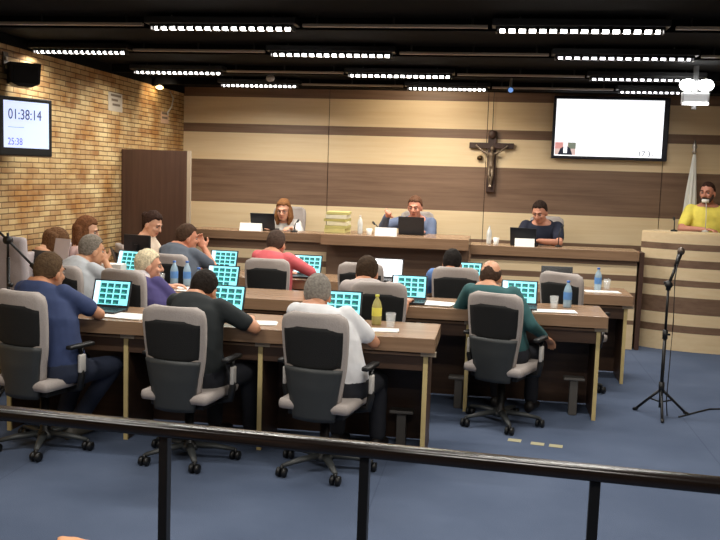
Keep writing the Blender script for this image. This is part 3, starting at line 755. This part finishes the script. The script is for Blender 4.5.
for k, (x, y, w) in enumerate([(.215, 5.715, 'left'), (.36, 5.675, 'middle'), (.475, 5.655, 'right')]):
    tag(MB().box(0, 0, .0012, .085, .06, .002, 0, Matrix.Rotation(R(-8), 3, 'Z')).build('tape_strip', mat('tape_beige', (176, 170, 138), .8), None, False, (x, y, 0)),
        'pale tape strip on the carpet, %s of the three' % w, 'tape', 'tape strips on the carpet')

# ------------------------------------------------------------------ gallery railing
t = thing('railing', 'dark glossy railing with thin posts crossing the foreground', 'railing', (0, 2.206, -.008), -.0595)
t.rotation_euler.y = .0045
MB().box(0, 0, .985, 7.3, .055, .034, 0, None, .011).build('handrail', GUARD, t, True)
for x in (-2.60, -2.02, -1.44, -.862, -.302, .280, .86, 1.44, 2.02, 2.60):
    MB().box(x, 0, .484, .026, .03, .968, 0, None, .003).build('post', BLKMAT, t)
MB().box(0, 0, .04, 7.3, .03, .03).build('bottom_rail', BLKMAT, t)

# ------------------------------------------------------------------ people
def hd(a): a = R(a); return V((-math.sin(a), math.cos(a), 0))
def bez(a, b, c, t): return a * (1 - t) ** 2 + b * 2 * t * (1 - t) + c * t * t
def loft(mb, frames, n=20, mi=0):
    """frames: (centre, right, forward, rx, ry); rounded-box section"""
    rings = []
    for c, r, fw, rx, ry in frames:
        ring = []
        for i in range(n):
            a = 2 * PI * i / n; ca, sa = math.cos(a), math.sin(a); e = .85
            ring.append(c + r * (rx * math.copysign(abs(ca) ** e, ca)) + fw * (ry * math.copysign(abs(sa) ** e, sa)))
        rings.append(ring)
    return mb.rings(rings, mi)
def ik(a, b, l1, l2, pole):
    d = b - a; D = d.length
    if D > (l1 + l2) * .995: b = a + d.normalized() * (l1 + l2) * .995; d = b - a; D = d.length
    d = d.normalized(); k = (l1 * l1 - l2 * l2 + D * D) / (2 * D); h = math.sqrt(max(l1 * l1 - k * k, 0))
    p = pole - d * pole.dot(d); p = p.normalized() if p.length > 1e-5 else V((0, 0, -1))
    return a + d * k + p * h, b
SKIN = {}
def skin(c): 
    return mat('skin_%d_%d_%d' % c, c, .5, var=.05, vscale=14)
def cloth(name, c, v=.06): return mat('cloth_' + name, c, .85, var=v, vscale=18, bump=.15)

def person(label, pelvis, head, face, body=0, floor=0.0, s=.9, sh=.97, look=0, roll_=0, lh=None, rh=None, lpole=None, rpole=None, skinc=(196, 142, 112),
           shirt=('navy', (44, 62, 110)), sleeve='short', trousers=('dark', (28, 30, 38)), hair='short', hairc=(44, 32, 26), female=False,
           standing=False, feet=None, beard=None, collar=None, girth=1.0, shoes=(30, 26, 24), group=None, curl=.55, palm=None, glasses=False, hunch=0.0):
    P = V(pelvis); Hc = V(head); org = V((P.x, P.y, floor)); P = P - org; Hc = Hc - org
    t = thing('person', label, 'person', org, 0, group)
    bf = hd(body); br = V((bf.y, -bf.x, 0))
    hf0 = hd(face); hr = V((hf0.y, -hf0.x, 0)); lk = R(look)
    hf = (hf0 * math.cos(lk) - V((0, 0, 1)) * math.sin(lk)); hu = hr.cross(hf)
    if roll_:
        q = Matrix.Rotation(R(roll_), 3, hf); hr = q @ hr; hu = q @ hu
    HM = Matrix((hr, hf, hu)).transposed()
    neck = Hc - hu * (.105 - .06 * hunch) * sh - hf * (.045 + .035 * hunch) * sh
    neck = neck - V((0, 0, .025)) * s * (1 - hunch)
    ctrl = P + V((0, 0, (neck.z - P.z) * .62)) - bf * .04
    fw_ = .92 if female else 1.0
    tab = [(-.10, .150, .105), (.0, .165, .118), (.12, .160, .115), (.32, .142 * fw_, .108), (.55, .155 * fw_, .115), (.74, .168 * fw_, .112), (.88, .158 * fw_, .088), (.96, .105, .066), (1.02, .062, .056)]
    def spine(off=0.0, t0=-.2, t1=1.1):
        fr = []
        for u, rx, ry in tab:
            if u < t0 or u > t1: continue
            c = bez(P, ctrl, neck, max(u, 0)) + (V((0, 0, u * .5)) if u < 0 else V((0, 0, 0)))
            tg = (bez(P, ctrl, neck, min(max(u, 0) + .05, 1.05)) - bez(P, ctrl, neck, max(max(u, 0) - .05, 0))).normalized()
            fwv = tg.cross(br).normalized() * -1 if tg.cross(br).dot(bf) < 0 else tg.cross(br).normalized()
            g = girth if u < .7 else 1 + (girth - 1) * .4
            fr.append((c, br, fwv, (rx * s * g + off), (ry * s * g * (1.0 + .12 * (girth - 1)) + off)))
        return fr
    S0 = bez(P, ctrl, neck, .86)
    shl = {1: S0 + br * .168 * s * fw_ + V((0, 0, .0)), -1: S0 - br * .168 * s * fw_}
    UA, FA = .275 * s, .245 * s
    arms = {}
    for sd, tg, pole in ((1, rh, rpole), (-1, lh, lpole)):
        if tg is None: tg = shl[sd] + bf * .20 * s - V((0, 0, .38 * s)) - br * sd * .02
        else: tg = V(tg) - org
        pole = V(pole) if pole is not None else br * sd * .7 - V((0, 0, 1)) - bf * .25
        el, wr = ik(shl[sd], tg, UA, FA, pole)
        arms[sd] = (shl[sd], el, wr)
    legs = {}
    for sd in (1, -1):
        hip = P + br * sd * .088 * s + V((0, 0, -.01))
        if standing:
            an = V((hip.x, hip.y, .085)) + br * sd * .03; kn = (hip + an) / 2 + bf * .02 + V((0, 0, .03))
        else:
            kn = hip + bf * .40 * s + br * sd * .05 + V((0, 0, -.015))
            ft = (feet or {}).get(sd)
            an = V((kn.x, kn.y, .085)) + bf * .03 if ft is None else V((ft[0], ft[1], ft[2] if len(ft) > 2 else .085)) - V((org.x, org.y, 0))
        legs[sd] = (hip, kn, an)
    # ---- body: one continuous skin
    b = MB(); loft(b, spine(0))
    b.cap(bez(P, ctrl, neck, .97), Hc - hu * .05 * sh - hf * .015, .056 * s * (1.05 if not female else .86), .052 * sh * (1 if not female else .86), 14)
    def hp(r, f_, u): return Hc + HM @ V((r * sh, f_ * sh, u * sh))
    def he(r, f_, u, a, c, d): b.ell(hp(r, f_, u), (a * sh, c * sh, d * sh), HM)
    he(0, -.008, .015, .075, .094, .097); he(0, .028, -.045, .060, .066, .076); he(0, .046, -.088, .044, .044, .034)
    he(0, .082, .020, .048, .016, .012)
    for q in (-1, 1): he(q * .076, -.006, -.022, .011, .020, .032); he(q * .036, .066, -.032, .022, .024, .022)
    b.cap(hp(0, .094, .004), hp(0, .110, -.032), .009 * sh, .015 * sh, 10)
    for q in (-1, 1): b.ell(hp(q * .012, .100, -.036), (.009 * sh, .010 * sh, .008 * sh), HM)
    for sd in (1, -1):
        a, e, w = arms[sd]
        k = .9 if female else 1.0
        b.cap(a, e, .052 * s * k, .040 * s * k, 12); b.cap(e, w, .040 * s * k, .027 * s * k, 12)
        # hand
        d = (w - e).normalized()
        pn = V(palm[sd]) if palm and sd in palm else V((0, 0, -1))
        pn = (pn - d * pn.dot(d)); pn = pn.normalized() if pn.length > .05 else bf
        if abs(d.z) > .3 and not (palm and sd in palm) and a.z - w.z < .33 * s:      # forearm slopes down to the desk: flatten the hand
            d2 = V((d.x, d.y, d.z * .25)).normalized(); d = d2; pn = (V((0, 0, -1)) - d * V((0, 0, -1)).dot(d)).normalized()
        th = d.cross(pn) * sd; th.normalize()
        hs = s * (1.0 if not female else .92) * 1.05
        HMx = Matrix((th, d, pn)).transposed()
        b.ell(w + d * .045 * hs, (.040 * hs, .052 * hs, .016 * hs), HMx)
        for i, (off, ln) in enumerate(((.030, .072), (.010, .080), (-.010, .075), (-.029, .058))):
            p = w + d * .082 * hs + th * off * hs; dd = d.copy(); ang = 0
            for j, fr in enumerate((.45, .32, .23)):
                ang += curl * (.55, .8, .6)[j]
                dd = d * math.cos(ang) + pn * math.sin(ang) + th * off * .6
                p2 = p + dd.normalized() * ln * fr * hs
                b.cap(p, p2, (.0100 - .0008 * j) * hs, (.0092 - .0008 * j) * hs, 8); p = p2
        p = w + d * .022 * hs + th * .030 * hs
        p2 = p + (th * .75 + d * .65 + pn * .2).normalized() * .040 * hs; p3 = p2 + (d * .95 + th * .2 + pn * .25).normalized() * .032 * hs
        b.cap(p, p2, .0135 * hs, .011 * hs, 8); b.cap(p2, p3, .011 * hs, .009 * hs, 8)
    for sd in (1, -1):
        h, k, a = legs[sd]
        b.cap(h, k, .080 * s, .056 * s, 12); b.cap(k, a, .056 * s, .036 * s, 12)
        b.cap(a + V((0, 0, -.05)), a + bf * .10 * s + V((0, 0, -.06)), .028, .022, 10)
    bo = link('body', remesh(b, 'body', .0072, 3), skin(skinc), t, True)
    # ---- shirt
    c = MB(); loft(c, spine(.014, -.2, .97))
    for sd in (1, -1):
        a, e, w = arms[sd]; k = .92 if female else 1.0
        if sleeve == 'short':
            e2 = a + (e - a) * .72; c.cap(a, e2, .066 * s * k, .060 * s * k, 14)
        elif sleeve == 'long':
            w2 = e + (w - e) * .90; c.cap(a, e, .066 * s * k, .053 * s * k, 14); c.cap(e, w2, .053 * s * k, .038 * s * k, 14)
        else:
            c.ell(a - br * sd * .03, (.045 * s, .045 * s, .045 * s))
    link('shirt', remesh(c, 'shirt', .0105, 3, .005), cloth(*shirt), t, True)
    if collar:
        cl = MB(); q = bez(P, ctrl, neck, .955); tg = (neck - q).normalized()
        cl.cap(q - tg * .012, q + tg * .022, .080 * s, .066 * s, 16)
        link('collar', remesh(cl, 'collar', .009, 2), cloth(*collar), t, True)
    # ---- trousers and shoes
    g = MB(); loft(g, spine(.016, -.2, .13))
    for sd in (1, -1):
        h, k, a = legs[sd]; g.cap(h, k, .092 * s, .070 * s, 14); g.cap(k, a + (k - a) * .04, .069 * s, .056 * s, 14)
    link('trousers', remesh(g, 'trousers', .0115, 3, .005), cloth(*trousers), t, True)
    for sd in (1, -1):
        a = legs[sd][2]; sm = MB(); z0 = a.z - .085
        for u, rx, z1 in ((-.07, .030, .075), (-.03, .038, .085), (.04, .042, .075), (.11, .045, .052), (.16, .038, .040), (.19, .018, .030)):
            pass
        prof = [(-.075, .026, .070), (-.05, .036, .085), (0, .040, .085), (.06, .043, .066), (.12, .045, .050), (.165, .036, .042), (.185, .016, .030)]
        rg = []
        for u, rx, zt in prof:
            o = V((a.x, a.y, z0)) + bf * u * s * 1.1; n = 12; ring = []
            for i in range(n):
                q = 2 * PI * i / n; zz_ = (.5 + .5 * math.sin(q)) * zt
                ring.append(o + br * rx * math.cos(q) * (1 if zz_ > .01 else .9) + V((0, 0, zz_)))
            rg.append(ring)
        sm.rings(rg).build('shoe', mat('shoe_%d_%d_%d' % shoes, shoes, .5), t, True)
    # ---- hair
    if hair != 'none':
        hb = MB(); nu, nv = 40, 28; keep = {}; vs = []; fs = []
        def thr(fv):
            if hair == 'bald':
                pts = [(-1, -.62), (-.3, -.55), (.15, -.15), (.5, .2), (1, .6)]
            else:
                pts = [(-1, -.80), (-.35, -.62), (.02, -.36), (.22, -.12), (.45, .36), (1, .60)]
            for (a, ta), (b_, tb_) in zip(pts, pts[1:]):
                if fv <= b_: return ta + (tb_ - ta) * (fv - a) / (b_ - a)
            return pts[-1][1]
        grid = []
        for k in range(nv + 1):
            ph = PI * k / nv - PI / 2
            for i in range(nu):
                a = 2 * PI * i / nu; d = V((math.cos(ph) * math.cos(a), math.cos(ph) * math.sin(a), math.sin(ph))); grid.append(d)
        thick = {'short': 1.09, 'bald': 1.05, 'long': 1.13, 'tied': 1.09, 'thin': 1.05}[hair]
        def ok(d):
            if d.z < thr(d.y): return False
            if hair == 'bald' and (d.z > .42 + .25 * min(0, d.y) and d.y > -.75 or d.y > .25 ): return False
            return True
        for k in range(nv):
            for i in range(nu):
                j = (i + 1) % nu; q = (k * nu + i, k * nu + j, (k + 1) * nu + j, (k + 1) * nu + i)
                if all(ok(grid[x]) for x in q): fs.append(q)
        used = sorted({x for q in fs for x in q}); mp_ = {x: i for i, x in enumerate(used)}
        outer = []; inner = []
        for x in used:
            d = grid[x]; n_ = 1 + .03 * noise.noise(d * 4 + V((P.x, Hc.x, 0))) 
            top = 1 + .05 * max(0, d.z) * (0 if hair in ('bald', 'thin') else 1)
            outer.append(hp(*(V((d.x * .076, d.y * .096 - .008, d.z * .099 + .014)) * thick * n_ * top)))
            inner.append(hp(d.x * .064, d.y * .080 - .008, d.z * .084 + .012))
        m_ = len(used); ff = [tuple(mp_[x] for x in q) for q in fs]
        edges = {}
        for q in ff:
            for a, b_ in zip(q, q[1:] + q[:1]): edges[(a, b_)] = 1
        ff2 = list(ff) + [tuple(m_ + x for x in reversed(q)) for q in ff]
        for (a, b_) in edges:
            if (b_, a) not in edges: ff2.append((b_, a, m_ + a, m_ + b_))
        hb.add(outer + inner, ff2)
        if hair == 'long':
            dn = -V((0, 0, 1)) * .7 - hu * .3
            for q in (-1, 1):
                for fo, ln in ((-.05, .19), (.005, .17)):
                    p0 = hp(q * .066, fo, .01); hb.cap(p0, p0 + dn * ln * .55 + hr * q * .014, .026, .032, 10); hb.cap(p0 + dn * ln * .55 + hr * q * .014, p0 + dn * ln, .032, .016, 10)
            p0 = hp(0, -.075, .0); hb.cap(p0, p0 + dn * .19, .055, .045, 12)
            for q in (-1, 1): p0 = hp(q * .04, -.07, .0); hb.cap(p0, p0 + dn * .20, .04, .025, 10)
        if hair == 'tied':
            hb.ell(hp(0, -.115, .03), (.034, .034, .034)); p0 = hp(0, -.12, .03); hb.cap(p0, p0 - V((0, 0, .15)) - hf * .02, .026, .014, 10)
        link('hair', remesh(hb, 'hair', .0065, 2, .003, 30), mat('hair_%d_%d_%d' % hairc, hairc, .8, var=.3, vscale=70, bump=.5, spec=.12), t, True)
    # ---- face details
    for q in (-1, 1):
        e = MB().ell(hp(q * .031, .079, -.003), (.0115 * sh, .0115 * sh, .0085 * sh), HM, 0, 12, 8)
        e.ell(hp(q * .031, .0885, -.003), (.0062 * sh, .004 * sh, .0062 * sh), HM, 1, 10, 6)
        e.build('eye', [mat('eye_white', (168, 156, 146), .4), mat('iris', (36, 24, 18), .3)], t, True)
        eb = MB().tube([hp(q * .012, .098, .020), hp(q * .032, .096, .026), hp(q * .050, .084, .019)], [.0035, .0045, .003], 6)
        bc = tuple(int(v * .75) for v in (hairc if sum(hairc) < 420 else (150, 140, 130)))
        eb.build('eyebrow', mat('brow_%d_%d_%d' % bc, bc, .8), t, True)
    lp = MB().ell(hp(0, .087, -.070), (.023 * sh, .009 * sh, .0045 * sh), HM).ell(hp(0, .085, -.078), (.020 * sh, .010 * sh, .005 * sh), HM)
    lp.build('lips', mat('lips_%d' % skinc[0], (int(skinc[0] * .80), int(skinc[1] * .62), int(skinc[2] * .62)), .5), t, True)
    if beard:
        bd = MB(); bd.ell(hp(0, .042, -.080), (.058 * sh, .056 * sh, .046 * sh), HM)
        for q in (-1, 1): bd.cap(hp(q * .062, .01, -.03), hp(q * .046, .05, -.085), .015, .02)
        bd.cap(hp(-.024, .092, -.058), hp(.024, .092, -.058), .008, .008)
        link('beard', remesh(bd, 'beard', .006, 2, .002, 40), mat('beard_hair', beard, .8, var=.2, vscale=60), t, True)
    if glasses:
        gl = MB()
        for q in (-1, 1):
            gl.tube([hp(q * .031 + .020 * math.cos(a), .100, -.004 + .016 * math.sin(a)) for a in [2 * PI * k / 12 for k in range(13)]], .002, 6)
            gl.tube([hp(q * .051, .100, 0), hp(q * .078, 0, 0)], .002, 6)
        gl.build('glasses', BLKPL, t, True)
    return t

PE = person
# front desk
PE('man in navy polo shirt leaning on left end of front desk', (-2.52, 4.87, .475), (-2.665, 5.05, 1.04), -18, -14, rh=(-2.44, 5.22, .785), lh=(-2.62, 5.24, .785), shirt=('navy_polo', (46, 60, 98)),
   trousers=('jeans', (34, 42, 62)), hairc=(84, 66, 48), shoes=(96, 92, 84), feet={1: (-2.52, 5.08), -1: (-2.64, 5.16)}, skinc=(190, 134, 100), girth=1.15, look=6, rpole=(1, -.5, -.35), hunch=.82)
PE('man in black shirt bent over the front desk', (-1.66, 4.93, .475), (-1.715, 5.16, .965), -12, -14, rh=(-1.44, 5.22, .785), lh=(-1.72, 5.32, .785), shirt=('black_tee', (26, 32, 34)), hairc=(38, 32, 28),
   skinc=(194, 138, 104), look=24, rpole=(1, -.3, -.5), girth=1.05, hunch=.82)
PE('grey haired man in white shirt at the front desk', (-.82, 4.93, .475), (-.995, 5.08, .985), 0, -8, rh=(-.79, 5.20, .785), lh=(-.98, 5.28, .785), rpole=(1, -.9, -.5), shirt=('white_tee', (226, 226, 228)), hairc=(134, 128, 120),
   skinc=(196, 140, 108), look=8, girth=1.1, hunch=.82)
# second row
PE('grey haired man in pale grey shirt with chin in hand', (-3.06, 6.20, .475), (-3.06, 6.46, 1.045), -40, -30, rh=(-2.965, 6.50, .955), lh=(-2.93, 6.62, .82), shirt=('pale_grey', (176, 180, 184)), hairc=(122, 114, 104),
   skinc=(202, 150, 116), look=8, rpole=(.8, .3, -1), curl=1.0, palm={1: (-.3, -.2, .9)}, girth=1.1, sleeve='short', hunch=0.55)
PE('white haired man in purple sweater in profile', (-2.40, 6.14, .475), (-2.545, 6.33, .965), -62, -25, rh=(-2.22, 6.42, .785), lh=(-2.45, 6.50, .785), shirt=('purple_sweater', (66, 58, 108)), sleeve='long',
   hairc=(214, 200, 168), skinc=(204, 148, 118), look=5, collar=('pale_shirt', (220, 214, 216)), girth=1.1, hunch=0.55)
PE('brown haired man seated behind the yellow labelled bottle', (-.74, 6.15, .475), (-.875, 6.32, .99), -8, 4, shirt=('white_sleeve', (170, 160, 156)), hairc=(58, 44, 32), skinc=(190, 132, 100), look=5,
   rh=(-.585, 6.33, .785), lh=(-.90, 6.42, .785), rpole=(.35, -.4, -1), hunch=.82)
PE('balding man in teal shirt with one arm hanging', (.115, 6.17, .475), (.012, 6.30, 1.01), -14, -16, rh=(.41, 6.25, .60), lh=(-.02, 6.46, .785), shirt=('teal_shirt', (42, 84, 86)), sleeve='long', hair='bald', hairc=(70, 54, 44),
   skinc=(200, 146, 114), girth=1.22, look=4, rpole=(.15, -1, -.5), lpole=(-1, -.4, -.3), hunch=.82)
# third row
PE('man in slate shirt resting his chin on his hand', (-2.68, 7.42, .475), (-2.70, 7.62, 1.085), -58, -24, rh=(-2.575, 7.72, .985), lh=(-2.55, 7.76, .79), shirt=('slate_tee', (84, 92, 104)), hairc=(70, 52, 40), skinc=(206, 142, 112),
   look=6, rpole=(.9, .4, -1), curl=1.0, palm={1: (-.3, -.2, .9)}, girth=1.25, s=.97, hunch=0.55)
PE('man in pink shirt reaching towards his laptop', (-1.82, 7.40, .475), (-1.85, 7.52, 1.07), -14, -18, rh=(-1.55, 7.72, .785), lh=(-1.80, 7.80, .785), shirt=('pink_shirt', (214, 98, 104)), sleeve='long', hairc=(70, 56, 48),
   skinc=(196, 138, 108), look=4, rpole=(1, -.3, -.4), girth=1.1, hunch=.82)
PE('dark haired man in blue shirt in the third row', (-.29, 7.40, .475), (-.315, 7.54, .97), -10, -8, rh=(-.10, 7.74, .785), lh=(-.40, 7.76, .785), shirt=('blue_stripe', (88, 120, 172)), hairc=(30, 26, 24), skinc=(186, 128, 98),
   look=6, hunch=.82)
# women by the brick wall
PE('woman in black top bowing her long brown hair forward', (-3.45, 6.66, .475), (-3.56, 6.84, 1.06), -40, -30, shirt=('black_top', (30, 26, 28)), sleeve='none', hair='long', hairc=(96, 68, 46), skinc=(206, 156, 124), female=True, look=52,
   rh=(-3.32, 6.50, .93), lh=(-3.26, 6.62, .93), s=.86, rpole=(.6, -1, -.4), lpole=(-.6, -.8, -.4))
PE('woman with auburn hair in pale pink top facing right', (-3.42, 7.20, .475), (-3.475, 7.24, 1.14), -75, -60, shirt=('pale_pink', (226, 198, 200)), sleeve='short', hair='long', hairc=(104, 68, 44), skinc=(214, 164, 134), female=True, look=14,
   rh=(-3.24, 7.16, .83), lh=(-3.20, 7.40, .83), s=.88)
PE('woman in cream top with tied dark hair looking down', (-3.24, 8.02, .475), (-3.20, 8.06, 1.17), -105, -85, shirt=('cream_top', (222, 206, 186)), sleeve='short', hair='tied', hairc=(52, 36, 30), skinc=(216, 166, 138), female=True, look=24,
   rh=(-3.02, 8.02, .90), lh=(-2.98, 8.12, .90), s=.92)
# dais
PE('long haired woman in white patterned blouse at the dais', (-2.33, 9.86, .74), (-2.325, 9.74, 1.275), 180, 180, floor=.2, shirt=('white_blouse', (216, 212, 206), .22), sleeve='long', hair='long', hairc=(134, 92, 58), skinc=(218, 160, 132), female=True,
   look=12, rh=(-2.46, 9.46, 1.085), lh=(-2.16, 9.46, 1.085), s=.90, glasses=True)
PE('man in blue shirt raising his hand at centre of the dais', (-.84, 9.84, .74), (-.835, 9.66, 1.365), 172, 178, floor=.2, shirt=('blue_shirt', (92, 104, 130)), sleeve='long', hairc=(92, 64, 48), skinc=(206, 138, 112),
   look=10, rh=(-1.10, 9.36, 1.27), lh=(-.72, 9.44, 1.10), rpole=(-.8, .1, -.7), lpole=(.35, .4, -1), s=1.0, palm={1: (0, -.9, .2)}, curl=.9)
PE('man in dark navy polo reading a laptop at the dais', (.55, 9.86, .74), (.505, 9.70, 1.36), 160, 172, floor=.2, shirt=('dark_navy', (26, 32, 52)), sleeve='short', hairc=(48, 36, 30), skinc=(200, 140, 114), look=22,
   rh=(.36, 9.50, 1.05), lh=(.50, 9.44, 1.06), lpole=(1, .2, -.3), s=1.0)
PE('bearded man in yellow shirt standing at the lectern', (2.30, 9.99, .86), (2.265, 9.93, 1.625), 150, 172, shirt=('yellow_shirt', (248, 232, 104)), sleeve='short', hairc=(62, 42, 34), skinc=(206, 140, 116), standing=True, beard=(60, 42, 36),
   hair='thin', rh=(2.20, 9.70, 1.235), lh=(2.50, 9.70, 1.235), look=4, s=1.02, girth=1.2, rpole=(-1, .5, -.3), lpole=(1, .5, -.3))
t = thing('gooseneck_microphone', 'white tipped gooseneck microphone at the mouth of yellow shirted man', 'microphone', (2.20, 9.62, 1.215))
MB().lathe([(.035, 0), (.035, .012), (.012, .02)], (0, 0, 0), 14).build('base', PALEPL, t, True)
MB().tube([(0, 0, .01), (0, .01, .16), (.005, .06, .28), (.015, .14, .315)], .004, 8).build('stem', PALEPL, t, True)
MB().tube([(-.022, .145, .32), (.045, .145, .318)], [.019, .019], 12).build('capsule', mat('white_mic', (244, 240, 232), .5), t, True)
t = thing('held_paper', 'pale sheet of paper held up by the bowed woman', 'paper', (-3.30, 6.44, 1.03), R(-20))
MB().box(0, 0, 0, .16, .004, .19, 0, Matrix.Rotation(R(-12), 3, 'X')).build('sheet', mat('sheet_lavender', (214, 200, 200), .8, var=.03), t)
# spectator whose hand shows above the lower edge
PE('spectator in the gallery, only a raised hand in view', (-1.14, 1.18, .50), (-1.09, 1.24, 1.13), -10, -10, shirt=('gallery_shirt', (120, 112, 108)), rh=(-.815, 1.55, .909), skinc=(226, 160, 112), lh=(-1.22, 1.45, .60), rpole=(.6, -.4, -1), curl=1.35, palm={1: (0, .3, -.9)})
dup(sc0, (-1.15, 1.10, 0), R(-10), 'pale lavender chair of the spectator in the gallery')

# ------------------------------------------------------------------ world and view
w = bpy.data.worlds.new('world'); bpy.context.scene.world = w; w.use_nodes = True
w.node_tree.nodes['Background'].inputs[0].default_value = (.05, .05, .055, 1); w.node_tree.nodes['Background'].inputs[1].default_value = .3
vs_ = bpy.context.scene.view_settings
vs_.view_transform = 'Standard'; vs_.look = 'None'; vs_.gamma = 1; vs_.use_curve_mapping = False; vs_.exposure = .6
